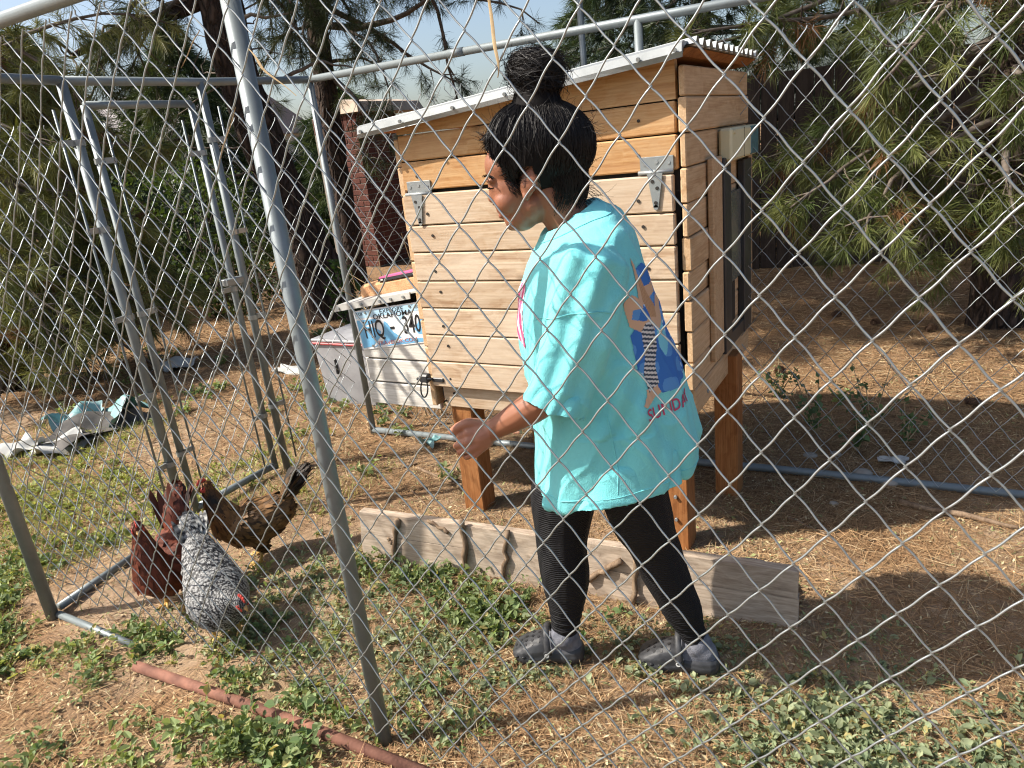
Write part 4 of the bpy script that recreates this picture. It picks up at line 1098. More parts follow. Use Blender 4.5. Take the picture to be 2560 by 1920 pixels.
# leggings ------------------------------------------------------------
V, N, F = fuse([capsule([(.01, .03, .80), (.03, 0, .72)], [.12, .12]), capsule([hipF, FR[1], FR[2], FR[3], FR[4]], [.108, .0935, .074, .066, .042]),
                capsule([hipN, RE[1], RE[2], RE[3], (.2165, .016, .108)], [.108, .083, .068, .054, .041])], .0058, 3)
cut = V[:, 2] > .060
wr = vnoise(31, 8, 18, 40)
V = V + N * (.0022 * wr(V * np.array([.6, .6, 1.6])) + .0026 * np.sin(V[:, 2] * 300 + 2 * wr(V)) * np.exp(-((V[:, 2] - .13) / .06) ** 2))[:, None]
m, nt, b, L = newmat('black_ribbed_leggings')
v = coords(nt, 'Object'); w = nt.nodes.new('ShaderNodeTexWave'); w.wave_type = 'BANDS'; w.bands_direction = 'Z'
w.inputs['Scale'].default_value = 50; w.inputs['Distortion'].default_value = 2.4; w.inputs['Detail'].default_value = 2; w.inputs['Detail Scale'].default_value = 1.2
L.new(v, w.inputs['Vector']); b.inputs['Base Color'].default_value = (.009, .009, .011, 1); b.inputs['Roughness'].default_value = .7; b.inputs['Specular IOR Level'].default_value = .25
bump(nt, b, w.outputs['Fac'], .6, .004)
M['legg'] = m
pobj('leggings', V, F, M['legg'])

# clogs and socks ------------------------------------------------------------
M['clog'] = pmat('black_foam', (.028, .029, .032), (.042, .043, .047), 12, .55, 0, .15, 120)
M['sock'] = pmat('grey_sock', (.12, .125, .15), (.18, .185, .21), 60, .95, 0, .5, 300)
M['rivet'] = pmat('white_rivet', (.7, .7, .68), None, rough=.4)
def clog(heel, toe, name_l):
    heel = np.array(heel, float); toe = np.array(toe, float); d = unit(toe - heel); Lh = np.linalg.norm(toe - heel); s = np.array([-d[1], d[0], 0])
    if s[1] > 0: s = -s                            # s points to the viewer
    T = [0, .03, .10, .22, .36, .455, .50, .58, .70, .82, .91, .97, 1.0]
    W = [.014, .027, .036, .039, .038, .0385, .041, .045, .0485, .0475, .041, .027, .010]
    Ht = [.040, .054, .058, .056, .053, .056, .083, .085, .076, .062, .048, .036, .024]
    Bz = [.012, .006, .003, .003, .006, .006, .004, .002, .001, .003, .007, .012, .018]
    rings = []
    for t, w_, h_, b0 in zip(T, W, Ht, Bz):
        pts = []
        for (a_, z_) in ((-.82, 0), (-1.0, .10), (-1.06, .22), (-1.06, .34), (-1.0, .40), (-.97, .62), (-.78, .86), (-.42, .98), (0, 1.0), (.42, .98), (.78, .86), (.97, .62), (1.0, .40), (1.06, .34), (1.06, .22), (1.0, .10), (.82, 0), (0, 0)):
            zz = (b0 + z_ * .075) if z_ <= .4 else (b0 + .030 + (h_ - b0 - .030) * (z_ - .4) / .6)
            zz = min(zz, h_)
            pts.append(heel + d * (t * Lh) + s * (a_ * w_) + np.array([0, 0, zz]))
        rings.append(np.array(pts))
    V, N, F = fuse([loft(rings)], .0028, 2)
    bo = pobj('clog', V, F, M['clog']); bv = BVHTree.FromPolygons(V.tolist(), F)
    if name_l: bo['label'] = name_l
    # strap folded over the instep, rivets
    P = []
    for a_ in np.linspace(-math.pi * .03, math.pi * 1.03, 19):
        P.append(heel + d * (.455 + .035 * math.sin(a_)) * Lh + s * (.0455 * math.cos(a_)) + np.array([0, 0, .050 + .062 * math.sin(a_)]))
    P = np.array(P); V1, F1 = tube(P, .0050, 8)
    n = 8; c_ = np.repeat(P, n, 0); V1 = c_ + (V1 - c_) * np.array([1, 1, 1]) + d * ((V1 - c_) @ d)[:, None] * .9
    pobj('strap', V1, F1, M['clog'], bo)
    for sg in (1,):
        p = heel + d * .475 * Lh + s * .0475 * sg + np.array([0, 0, .048])
        V1, F1 = tube([p - s * .004, p + s * .006 * sg], .0105, 14); pobj('rivet', V1, F1, M['clog'], bo, False)
        V1, F1 = tube([p + s * .0055, p + s * .0072 * sg], .0068, 12); rv = pobj('rivet_disc', V1, F1, M['rivet'], bo, False)
        V1, F1 = tube([p + s * .0070 + np.array([0, 0, .002]), p + s * .0078 * sg + np.array([0, 0, .002])], .0032, 8); pobj('rivet_mark', V1, F1, M['ink'], bo, False)
    # holes: black discs stand for the shade inside them
    for (t, q, ) in ((.60, -.15), (.60, .3), (.60, .62), (.69, -.35), (.69, .1), (.69, .45), (.69, .72), (.78, -.1), (.78, .3), (.78, .62), (.86, .0), (.86, .4), (.93, .15)):
        o_ = heel + d * t * Lh + s * .045 * q + np.array([0, 0, .2]); h = bv.ray_cast(Vector(o_), Vector((0, 0, -1)))
        if h[0] is None: continue
        nrm = unit(np.array(h[1])); c0 = np.array(h[0]); V1, F1 = tube([c0 - nrm * .003, c0 + nrm * .0012], .0048, 10); pobj('vent_shade', V1, F1, M['ink'], bo, False)
    for t in (.80, .70, .90):
        o_ = heel + d * t * Lh + s * .2 + np.array([0, 0, .033]); h = bv.ray_cast(Vector(o_), Vector((-s).tolist()))
        if h[0] is None: continue
        nrm = unit(np.array(h[1])); c0 = np.array(h[0]); V1, F1 = ell(c0, (.007, .0035, .004)); pobj('vent_shade', V1, F1, M['ink'], bo)
    return d, s
def sock(ank, heel, toe):
    heel = np.array(heel, float); toe = np.array(toe, float); d = unit(toe - heel); ank = np.array(ank, float)
    V, N, F = fuse([capsule([heel + d * .035 + np.array([0, 0, .045]), heel + d * .10 + np.array([0, 0, .052])], [.032, .033]), capsule([heel + d * .04 + np.array([0, 0, .06]), ank], [.034, .042]),
                    capsule([heel + d * .05 + np.array([0, 0, .06]), heel + d * .105 + np.array([0, 0, .052])], [.034, .026])], .004, 2)
    pobj('sock', V, F, M['sock'])
clog((-.094, .060, 0), (-.305, .082, 0), None); sock((-.1455, .060, .088), (-.094, .060, 0), (-.305, .082, 0))
clog((.282, -.004, 0), (.062, .046, 0), None); sock((.2235, .013, .080), (.282, -.004, 0), (.062, .046, 0))
# ------------------------------------------------------------------ chickens: one body mesh each, clothed in small feathers
M['feather'] = colmat('feathers', .62, .35)
M['comb'] = pmat('red_comb', (.42, .03, .025), (.55, .07, .05), 40, .5)
M['beak'] = pmat('horn_beak', (.45, .25, .09), (.55, .34, .14), 60, .45)
M['shank'] = pmat('yellow_shank', (.50, .30, .07), (.60, .40, .14), 50, .6, 0, .4, 200)
M['eye'] = pmat('bird_eye', (.01, .008, .006), None, rough=.1)
def chicken(name, label, O, fwd, S, spine, rad, wid, tail, head, headdir, legs, colf, barred=False, seed=0, nf=3600, fl=.030, muff=None, nofeet=False):
    """spine etc. are (forward, side, up) in metres at scale 1"""
    r = np.random.default_rng(seed); O = np.array([O[0], O[1], float(gz(O[0], O[1]))])
    f = unit(np.array([fwd[0], fwd[1], 0])); sd = np.array([-f[1], f[0], 0]); Mx = np.stack([f, sd, [0, 0, 1.0]])
    W = lambda P: O + (np.asarray(P, float) * S) @ Mx
    root = thing(name, O, label, 'chicken', None)
    prims = []
    # trunk: ellipses along the spine
    rings = []; spine = np.array(spine, float); T = unit(np.gradient(spine, axis=0))
    for p, t, a, b_ in zip(spine, T, rad, wid):
        n_ = unit(np.cross(t, [0, 1, 0])); al = np.arange(20) * 2 * math.pi / 20
        rings.append(p + (np.cos(al) * a)[:, None] * n_ + (np.sin(al) * b_)[:, None] * np.array([0, 1.0, 0]))
    prims.append(loft(rings))
    hd = np.array(head, float); h_ = unit(np.array(headdir, float)); hs = unit(np.cross([0, 0, 1], h_)); hu = np.cross(h_, hs); HRm = np.stack([h_, hs, hu], 1)
    prims.append(ell(hd, (.027, .019, .021), HRm))
    for q, d_, l_, w_ in tail: prims.append(ell(np.array(q) + unit(np.array(d_)) * l_ * .5, (l_ * .55, w_, .026), np.stack([unit(d_), np.array([0, 1.0, 0]), unit(np.cross(d_, [0, 1, 0]))], 1)))
    hips = []
    for (hx, hy, hz, kx, kz, fx, fy) in legs: prims.append(capsule([(hx, hy, hz), ((hx + kx) / 2, hy, (hz + kz) / 2), (kx, hy, kz)], [.042, .030, .011])); hips.append((kx, hy, kz, fx, fy))
    V, N, F = fuse(prims, .0048, 3)
    cb = colf(V, r)
    base = pobj_c('body', W(V), F, M['feather'], root, cb * .75)
    # feathers laid from head to tail
    Vq = V; pick = r.choice(len(V), min(nf, len(V)), replace=False); P = V[pick]; Nn = N[pick]
    ok = (np.linalg.norm(P - hd, axis=1) > .018); P = P[ok]; Nn = Nn[ok]
    # flow direction: along the spine towards the tail
    d2 = ((P[:, None] - spine[None]) ** 2).sum(-1); k_ = d2.argmin(1); flow = -T[k_]
    for q, d_, l_, w_ in tail:
        c_ = np.array(q) + unit(np.array(d_)) * l_ * .5; m_ = np.linalg.norm(P - c_, axis=1) < l_ * .62; flow[m_] = unit(np.array(d_))
    flow = flow + np.array([0, 0, -.35]) * (np.abs(flow[:, 2:3]) < .8) + r.normal(0, .14, P.shape)
    flow = unit(flow - Nn * (flow * Nn).sum(1)[:, None]); side = np.cross(flow, Nn)
    dh = np.linalg.norm(P - hd, axis=1); ln = fl * np.clip(.30 + dh / .16, .32, 1.25) * r.uniform(.8, 1.2, len(P)); wd = ln * .42
    tipn = (.10 + .10 * r.random(len(P))) * (.45 if barred else 1)
    nseg = 6; Vs = []; Fs = []; Cs = []
    col0 = colf(P, r)
    prof = [.35, .85, 1.0, .95, .7, .12]
    n = len(P); A = np.zeros((n, nseg, 2, 3)); CC = np.zeros((n, nseg, 2, 3))
    for i in range(nseg):
        t = i / (nseg - 1); c_ = P + flow * (ln * t)[:, None] + Nn * (.0012 + ln * tipn * t * (1 - .5 * t))[:, None]
        for j, sg in enumerate((-1, 1)):
            A[:, i, j] = c_ + side * (wd * prof[i] * .5 * sg)[:, None] - Nn * (.0008)
            if barred:
                b0 = (np.floor(t * 2.999 + .0) % 2 == 0); k = np.where(b0, 1.0, 0.0)
                CC[:, i, j] = (np.array([.36, .36, .35]) if i in (1, 4) else np.array([.014, .014, .016])) * r.uniform(.7, 1.15, (n, 1)) 
            else: CC[:, i, j] = col0 * (1.12 - .25 * t)
    Vf = A.reshape(-1, 3); Cf = CC.reshape(-1, 3); idx = np.arange(n)[:, None] * nseg * 2
    Ff = np.concatenate([np.stack([idx[:, 0] + 2 * i, idx[:, 0] + 2 * i + 1, idx[:, 0] + 2 * i + 3, idx[:, 0] + 2 * i + 2], -1) for i in range(nseg - 1)])
    pobj_c('plumage', W(Vf), Ff, M['feather'], root, Cf, False)['kind'] = 'stuff'
    # tail quills
    for q, d_, l_, w_ in tail:
        Qv, Qf, Qc = [], [], []
        d_ = unit(np.array(d_)); up = unit(np.cross(d_, [0, 1, 0]))
        for i in range(26):
            a = r.uniform(-1, 1); dd = unit(d_ + np.array([0, 1, 0]) * a * .30 + up * r.uniform(-.35, .25)); q0 = np.array(q) + np.array([0, 1, 0]) * a * w_ * .6; L_ = l_ * r.uniform(.85, 1.18); s_ = unit(np.cross(dd, up + np.array([0, 1, 0]) * a)) * .011
            cc = colf(np.array([q0 + dd * L_ * .8]), r)[0] * r.uniform(.6, 1.1)
            for ti, (t, w2) in enumerate(((.15, .6), (.3, .8), (.42, .9), (.54, 1), (.66, 1), (.78, 1), (.9, .8), (1.0, .25))):
                c_ = q0 + dd * L_ * t + np.array([0, 0, -.012 * t * t]); 
                for sg in (-1, 1): Qv.append(c_ + s_ * w2 * sg); Qc.append((np.array([.45, .45, .43]) if (barred and ti % 2) else (np.array([.014, .014, .016]) if barred else cc)))
            k = len(Qv) - 16
            for j in range(7): Qf.append((k + 2 * j, k + 2 * j + 1, k + 2 * j + 3, k + 2 * j + 2))
        pobj_c('tail_feathers', W(np.array(Qv)), Qf, M['feather'], root, np.array(Qc), False)
    # comb, beak, eyes, wattles
    tb = hd + h_ * .024
    cone = MB(); V1, F1 = tube(W([tb - hu * .002, tb + h_ * .010 - hu * .003, tb + h_ * .020 - hu * .008]), np.array([.0085, .006, .0008]) * S, 8); cone.add(V1, F1).build('beak', M['beak'], root, smooth=True)
    cm = MB()
    for i, (x, hgt) in enumerate(((.018, .008), (.010, .014), (.000, .015), (-.009, .012))):
        V1, F1 = ell((0, 0, 0), (.0065, .0032, hgt), HRm, 10, 8); cm.add(W(hd + h_ * x + hu * (.017 + hgt * .35) + V1), F1)
    cm.build('comb', M['comb'], root, smooth=True)
    for sg in (-1, 1):
        V1, F1 = ell(hd + h_ * .012 - hu * .004 + hs * .0165 * sg, (.013, .004, .011), HRm, 12, 8); MB().add(W(V1), F1).build('face_patch', M['comb'], root, smooth=True)
        V1, F1 = ell(hd + h_ * .014 + hu * .003 + hs * .0195 * sg, (.0035, .002, .0035), HRm, 10, 8); MB().add(W(V1), F1).build('eye', M['eye'], root, smooth=True)
        if muff is None:
            V1, F1 = ell(hd + h_ * .019 - hu * .022 + hs * .006 * sg, (.005, .0025, .011), HRm, 10, 8); MB().add(W(V1), F1).build('wattle', M['comb'], root, smooth=True)
    # legs with toes on the ground
    for (kx, ky, kz, fx, fy) in hips:
        lg = MB(); zf = .008; lg.add(*tube(W([(kx, ky, kz + .01), ((kx + fx) / 2 - .006, (ky + fy) / 2, kz * .5), (fx, fy, zf)]), np.array([.0085, .0062, .0065]) * S, 8))
        for a, l_ in ((0, .052), (32, .045), (-32, .045), (180, .022)):
            d_ = np.array([math.cos(math.radians(a)), math.sin(math.radians(a)), 0]); e = np.array([fx, fy, zf])
            lg.add(*tube(W([e, e + d_ * l_ * .5 + (0, 0, .002), e + d_ * l_ + (0, 0, -.003)]), np.array([.006, .0048, .0022]) * S, 7))
        lg.build('leg', M['shank'], root, smooth=True)
    return root
def pobj_c(name, Vw, F, mat, parent, colr, smooth=True):
    Vw = np.asarray(Vw); F = [tuple(map(int, f)) for f in F]
    me = bpy.data.meshes.new(name); me.from_pydata((Vw - Vw.mean(0)).tolist(), [], F); me.materials.append(mat)
    if smooth: me.polygons.foreach_set('use_smooth', np.ones(len(F), bool))
    a = me.color_attributes.new('Col', 'FLOAT_COLOR', 'POINT'); c = np.ones((len(Vw), 4), np.float32); c[:, :3] = colr; a.data.foreach_set('color', c.ravel()); me.update()
    return link(bpy.data.objects.new(name, me), parent, Vw.mean(0))

def c_brown(P, r):
    P = np.atleast_2d(P); n = len(P); c = np.tile(np.array([.17, .085, .028]), (n, 1))
    hk = np.clip((P[:, 0] - .06) / .05, 0, 1) * np.clip((P[:, 2] - .17) / .05, 0, 1); c += hk[:, None] * (np.array([.17, .065, .014]) - c)
    c += np.clip((P[:, 0] - .05) / .05, 0, 1)[:, None] * np.clip((.2 - P[:, 2]) / .06, 0, 1)[:, None] * (np.array([.24, .11, .03]) - c)
    dk = np.clip((-P[:, 0] - .12) / .05, 0, 1); c += dk[:, None] * (np.array([.014, .012, .010]) - c) * .85
    mf = np.exp(-(((P[:, 0] - .112) / .028) ** 2 + ((P[:, 2] - .32) / .035) ** 2)); c += mf[:, None] * (np.array([.012, .010, .009]) - c)
    sp = (r.random(n) < .22)[:, None]; c = np.where(sp, c * .35, c)
    return c * r.uniform(.65, 1.35, (n, 1))
def c_red(P, r):
    P = np.atleast_2d(P); n = len(P); c = np.tile(np.array([.135, .030, .012]), (n, 1))
    dk = np.clip((-P[:, 0] - .13) / .04, 0, 1) * (r.random(n) < .45); c += dk[:, None] * (np.array([.02, .010, .008]) - c)
    return c * r.uniform(.55, 1.35, (n, 1))
def c_bar(P, r):
    P = np.atleast_2d(P); n = len(P); return np.tile(np.array([.06, .06, .06]), (n, 1)) * r.uniform(.7, 1.3, (n, 1))

def std(neck=(.105, .0, .255), hd=(.118, 0, .335)):
    sp = [(-.150, 0, .215), (-.115, 0, .200), (-.06, 0, .175), (.0, 0, .165), (.05, 0, .178), (.085, 0, .205), tuple(neck), ((neck[0] + hd[0]) / 2, (neck[1] + hd[1]) / 2, (neck[2] + hd[2]) / 2 + .004), tuple(hd)]
    ra = [.040, .066, .082, .090, .084, .068, .046, .031, .022]; wi = [.040, .062, .080, .086, .078, .060, .042, .029, .020]
    return sp, ra, wi
legs0 = [(-.005, .042, .125, -.012, .070, .004, .042), (-.005, -.042, .125, -.020, .070, -.012, -.042)]
sp, ra, wi = std()
sp, ra, wi = std((.110, .0, .275), (.124, 0, .360))
chicken('chicken', 'golden brown hen with dark upright tail, farthest back of the three hens', (.470, .560), (-.62, -.78), .98, sp, ra, wi, [((-.125, 0, .225), (-.72, 0, .70), .16, .042)], (.128, 0, .366), (.95, .25, -.25), legs0, c_brown, seed=1, muff=True)
sp, ra, wi = std((.090, .0, .285), (.090, 0, .370))
chicken('chicken', 'dark red-brown hen beside the gate post, leftmost of the three hens', (.420, .215), (.51, -.84), .98, sp, ra, wi, [((-.115, 0, .235), (-.62, 0, .80), .17, .046)], (.094, 0, .382), (.85, .45, -.25), legs0, c_red, seed=2)
sp = [(-.225, 0, .325), (-.170, 0, .285), (-.105, 0, .232), (-.03, 0, .188), (.04, 0, .172), (.090, .0, .182), (.122, .012, .200), (.145, .028, .212), (.160, .040, .212)]
ra = [.022, .052, .078, .094, .094, .078, .050, .032, .022]; wi = [.026, .055, .080, .098, .098, .080, .048, .030, .020]
chicken('chicken', 'black and white barred hen closest to the fence', (.755, .165), (.90, -.44), .92, sp, ra, wi, [((-.165, 0, .275), (-.66, 0, .75), .135, .040)], (.164, .044, .210), (.80, .30, -.50), legs0, c_bar, True, seed=3, nf=6500, fl=.030)
# ------------------------------------------------------------------ pines and the background
m, nt, b, L = newmat('pine_bark')
v = coords(nt, 'Object', (1, 1, .35)); vo = nt.nodes.new('ShaderNodeTexVoronoi'); vo.feature = 'DISTANCE_TO_EDGE'; vo.inputs['Scale'].default_value = 17
wv = nt.nodes.new('ShaderNodeVectorMath'); wv.operation = 'MULTIPLY_ADD'; L.new(noise(nt, v, 12, 4), wv.inputs[0]); wv.inputs[1].default_value = (.12, .12, .12); L.new(v, wv.inputs[2]); L.new(wv.outputs[0], vo.inputs['Vector'])
c = ramp(nt, vo.outputs['Distance'], [(.0, (.010, .008, .006)), (.10, (.05, .034, .026)), (.4, (.13, .088, .066))])
c = mixc(nt, noise(nt, v, 30, 5), c, (.065, .048, .040)); L.new(c, b.inputs['Base Color']); b.inputs['Roughness'].default_value = .95; b.inputs['Specular IOR Level'].default_value = .15
bump(nt, b, ramp(nt, vo.outputs['Distance'], [(0, (0, 0, 0)), (.25, (1, 1, 1))]), .9, .03)
M['bark'] = m
M['twig'] = pmat('grey_twig', (.085, .065, .05), (.17, .14, .115), 20, .95)
M['needle'] = leafmat('pine_needles', .22, .5)
M['leaf'] = leafmat('broad_leaves', .35, .55)

def needle_tufts(C, D, rs, n=70, ln=(.09, .15), spread=.75, w=.0032, cols=((.075, .10, .028), (.14, .155, .05)), dead=.0, droop=.15, simple=False):
    """tufts of needles at points C, growing along D -> arrays of thin triangles"""
    C = np.asarray(C); D = unit(np.asarray(D)); k = len(C)
    P = np.repeat(C, n, 0); d = np.repeat(D, n, 0)
    off = rs.uniform(-.09, .03, (k * n, 1)); P = P + d * off
    dv = unit(d + rs.normal(0, spread, (k * n, 3)) + np.array([0, 0, -droop]))
    L_ = rs.uniform(*ln, (k * n, 1)); tip = P + dv * L_ + np.array([0, 0, -1.0]) * L_ * rs.uniform(0, .22, (k * n, 1))
    sd = unit(np.cross(dv, rs.normal(size=(k * n, 3)))) * w * .5
    mid = P + dv * L_ * .55
    V = np.stack([P - sd * .7, P + sd * .7, mid - sd, mid + sd, tip], 1).reshape(-1, 3)
    t = rs.random((k, 1)); c0 = np.array(cols[0]) * (1 - t) + np.array(cols[1]) * t
    if dead > 0: m_ = rs.random(k) < dead; c0[m_] = np.array([.20, .10, .04]) * rs.uniform(.6, 1.2, (m_.sum(), 1))
    c = np.repeat(c0, n, 0) * rs.uniform(.7, 1.3, (k * n, 1)); c = np.repeat(c, 5, 0)
    i = np.arange(k * n)[:, None] * 5
    F = np.concatenate([i + np.array([[0, 1, 3]]), i + np.array([[0, 3, 2]]), i + np.array([[2, 3, 4]])])
    if simple: F = i + np.array([[0, 1, 4]])
    return V, F, c

class Tree:
    def __init__(s, name, base, label, seed, group=None):
        s.r = np.random.default_rng(seed); s.root = thing(name, base, label, 'tree', group); s.limb = MB(); s.tc, s.td = [], []; s.base = np.array(base, float)
    def trunk(s, pts, rad, n=16):
        pts = np.array(pts, float); t = np.linspace(0, 1, 26); tt = np.linspace(0, 1, len(pts)); P = np.stack([np.interp(t, tt, pts[:, i]) for i in range(3)], -1); R = np.interp(t, tt, rad)
        V, F = tube(P, R, n); nz = vnoise(int(s.r.integers(999)), 9, 6, 30); c_ = np.repeat(P, n, 0); o = V - c_; V = c_ + o * (1 + .09 * nz(V))[:, None]
        MB().add(V, F).build('trunk', M['bark'], s.root, smooth=True); s.P = P; s.R = R
    def branch(s, p0, d, ln, r0, droop=.15, twigs=9, tl=(.12, .35), start=.3, wig=.10, up=.0, sub=1):
        r = s.r; n = 12; P = [np.array(p0, float)]; d = unit(np.array(d, float))
        for i in range(n - 1):
            d = unit(d + r.normal(0, wig, 3) + np.array([0, 0, -droop / n * 2 + up * i / n / n])); P.append(P[-1] + d * ln / (n - 1))
        P = np.array(P); s.limb.add(*tube(P, np.linspace(r0, r0 * .22, n), 6))
        s.tc.append(P[-1]); s.td.append(d)
        for i in range(twigs):
            t = start + (1 - start) * (i + r.random()) / twigs; q = P[min(int(t * (n - 1)), n - 2)]; td = unit(unit(P[min(int(t * (n - 1)) + 1, n - 1)] - q) * .7 + r.normal(0, .65, 3) + np.array([0, 0, -.1]))
            l_ = r.uniform(*tl); q1 = q + td * l_ * .5 + r.normal(0, .02, 3); q2 = q + td * l_ + np.array([0, 0, -.25 * l_ * droop]) + r.normal(0, .02, 3)
            s.limb.add(*tube([q, q1, q2], [r0 * .22 + .0018, .0035, .0022], 4, False)); s.tc.append(q2); s.td.append(unit(q2 - q1))
            for j in range(sub):
                e = q + (q2 - q) * r.uniform(.3, .8); dd = unit(td + r.normal(0, .8, 3)); e2 = e + dd * r.uniform(.06, .16); s.limb.add(*tube([e, e2], [.003, .0018], 4, False)); s.tc.append(e2); s.td.append(dd)
    def bare(s, p0, d, ln, r0, n=9, wig=.3):
        r = s.r; P = [np.array(p0, float)]; d = unit(np.array(d, float))
        for i in range(n - 1): d = unit(d + r.normal(0, wig, 3)); P.append(P[-1] + d * ln / (n - 1))
        s.limb.add(*tube(P, np.linspace(r0, r0 * .25, n), 5, False)); return np.array(P)
    def done(s, keep=None, **kw):
        if s.limb.v: s.limb.build('limbs', M['twig'], s.root, smooth=True)['kind'] = 'stuff'
        C = np.array(s.tc); D = np.array(s.td)
        if keep is not None: m_ = keep(C); C, D = C[m_], D[m_]
        V, F, c = needle_tufts(C, D, s.r, **kw); fobj('crown', V, F, M['needle'], s.root, org=s.base, colr=c)

def upper(t, c, z0, z1, rad, n):
    """high crown added above the picture, coarser, to shade the ground behind"""
    r = t.r; f_ = r.random(n); a = r.uniform(0, 6.28, n); rr = rad * (1 - f_ * .5) * np.sqrt(r.uniform(.05, 1, n)); C = np.stack([c[0] + rr * np.cos(a), c[1] + rr * np.sin(a), z0 + f_ * (z1 - z0)], -1)
    for p in C[::6]: t.limb.add(*tube([(c[0], c[1], p[2] - .2), p], [.03, .006], 5, False))
    V, F, cc = needle_tufts(C, np.stack([np.cos(a), np.sin(a), np.full(n, .1)], -1), r, n=60, ln=(.22, .42), spread=.75, w=.024, simple=True, cols=((.05, .07, .022), (.10, .12, .04))); fobj('shade_crown', V, F, M['needle'], t.root, org=t.base, colr=cc)
# big leaning pine left of the coop
t1 = Tree('pine_tree', (-2.40, 4.15, 0), 'big dark leaning pine trunk standing left of the coop beyond the fence', 101)
t1.trunk([(-2.38, 4.15, -.1), (-2.42, 4.10, .35), (-2.55, 3.98, 1.15), (-2.68, 3.84, 2.05), (-2.72, 3.82, 2.9), (-2.70, 3.8, 4.2), (-2.7, 3.8, 6.0)], [.27, .215, .20, .185, .175, .15, .11])
lb_ = np.array([(-2.70, 3.84, 2.90), (-2.84, 3.70, 2.85), (-2.96, 3.58, 2.79), (-3.08, 3.47, 2.77), (-3.20, 3.34, 2.70), (-3.32, 3.24, 2.69), (-3.46, 3.10, 2.60), (-3.62, 2.96, 2.52)])
MB().add(*tube(lb_, [.075, .062, .052, .05, .046, .042, .036, .024], 9)).build('limb', M['bark'], t1.root, smooth=True)
for i in range(16): q_ = lb_[1 + i % 7]; t1.bare(q_, (t1.r.normal(0, .7), t1.r.normal(0, .7), t1.r.normal(-.2, .7)), t1.r.uniform(.3, .8), .012, 9, .3)
for i in range(5): t1.branch(lb_[3 + i % 5], (t1.r.normal(-.3, .5), t1.r.normal(-.2, .5), t1.r.normal(.1, .5)), t1.r.uniform(.5, .9), .014, .4, 6, (.1, .25), .4, .16)
t1.bare((-2.75, 3.78, 2.5), (.6, -.2, .35), 1.0, .03); t1.bare((-2.5, 4.0, 2.2), (.8, .5, -.1), .9, .022)
for i in range(26):
    z = t1.r.uniform(2.75, 5.2); a = t1.r.uniform(-2.6, 1.6); t1.branch((-2.7, 3.83, z), (math.cos(a), math.sin(a), t1.r.uniform(-.25, .3)), t1.r.uniform(.9, 2.2), t1.r.uniform(.018, .035), .5, 10, (.12, .35), .3, .14)
for i in range(14): t1.bare((-2.68, 3.85, t1.r.uniform(1.4, 2.9)), (t1.r.normal(0, 1), t1.r.normal(-.2, .8), t1.r.normal(.1, .5)), t1.r.uniform(.4, 1.1), .010, 9, .35)
upper(t1, (-2.7, 3.8), 4.5, 9.5, 2.2, 520)
t1.done(n=55, ln=(.10, .16), cols=((.035, .05, .018), (.075, .09, .03)), spread=.8)
# slimmer pine behind it
t2 = Tree('pine_tree', (-3.35, 5.6, 0), 'slim upright pine trunk just behind the leaning pine', 102)
t2.trunk([(-3.35, 5.6, -.1), (-3.33, 5.6, 2.0), (-3.25, 5.65, 4.0), (-3.2, 5.7, 6.5)], [.15, .125, .11, .07])
t2.bare((-3.3, 5.62, 2.9), (.9, .35, -.12), 2.0, .045, 10, .12)
for i in range(34):
    z = t2.r.uniform(2.1, 5.5); a = t2.r.uniform(-2.0, 1.9); t2.branch((-3.27, 5.63, z), (math.cos(a), math.sin(a), t2.r.uniform(-.35, .25)), t2.r.uniform(1.0, 3.0), t2.r.uniform(.02, .04), .6, 11, (.12, .4), .3, .14)
t2.done(n=50, ln=(.10, .17), cols=((.03, .045, .018), (.065, .085, .03)), spread=.8, w=.0036)
# right-hand pine whose boughs hang behind the far fence
t3 = Tree('pine_tree', (3.18, 4.35, 0), 'rough-barked pine at the right edge with long-needled boughs hanging behind the fence', 103)
t3.trunk([(3.14, 4.35, -.1), (3.10, 4.33, .35), (3.07, 4.32, 1.1), (3.06, 4.32, 1.8), (3.1, 4.35, 3.2), (3.1, 4.4, 5.2)], [.20, .155, .14, .13, .11, .08])
for (z, dx, dy, dz, ln) in ((1.45, -1, -.35, -.02, 1.6), (1.22, -1, -.15, -.08, 1.5), (1.30, -.8, -.7, -.05, 1.4), (1.75, -1, -.5, -.02, 1.7), (1.55, -.4, -1, -.1, 1.1), (.95, -.9, -.5, -.15, .9), (1.95, -1, -.1, .05, 1.9), (2.1, -.6, -.8, .0, 1.6), (1.5, .5, -1, 0, 1.0), (1.85, .2, -1, .05, 1.0), (1.1, -.3, -1, -.2, .8), (1.62, -1, .35, -.02, 1.6), (2.25, -1, -.5, .05, 2.1)):
    t3.branch((3.06, 4.31, z), (dx, dy, dz), ln, .026, .5, 15, (.10, .30), .25, .15)
for i in range(26):
    z = t3.r.uniform(2.1, 4.6); a = t3.r.uniform(1.6, 5.4); t3.branch((3.08, 4.33, z), (math.cos(a), math.sin(a), t3.r.uniform(-.3, .2)), t3.r.uniform(1.0, 2.6), .026, .5, 11, (.12, .32), .3, .14)
for i in range(18): t3.bare((3.05, 4.3, t3.r.uniform(.8, 2.0)), (t3.r.uniform(-1, -.2), t3.r.normal(-.3, .5), t3.r.normal(-.15, .35)), t3.r.uniform(.5, 1.4), .009, 10, .3)
upper(t3, (3.1, 4.4), 4.5, 8.5, 2.0, 260)
t3.done(n=75, ln=(.10, .17), cols=((.065, .095, .025), (.15, .165, .05)), spread=.66, w=.0032, dead=.07, droop=.3)
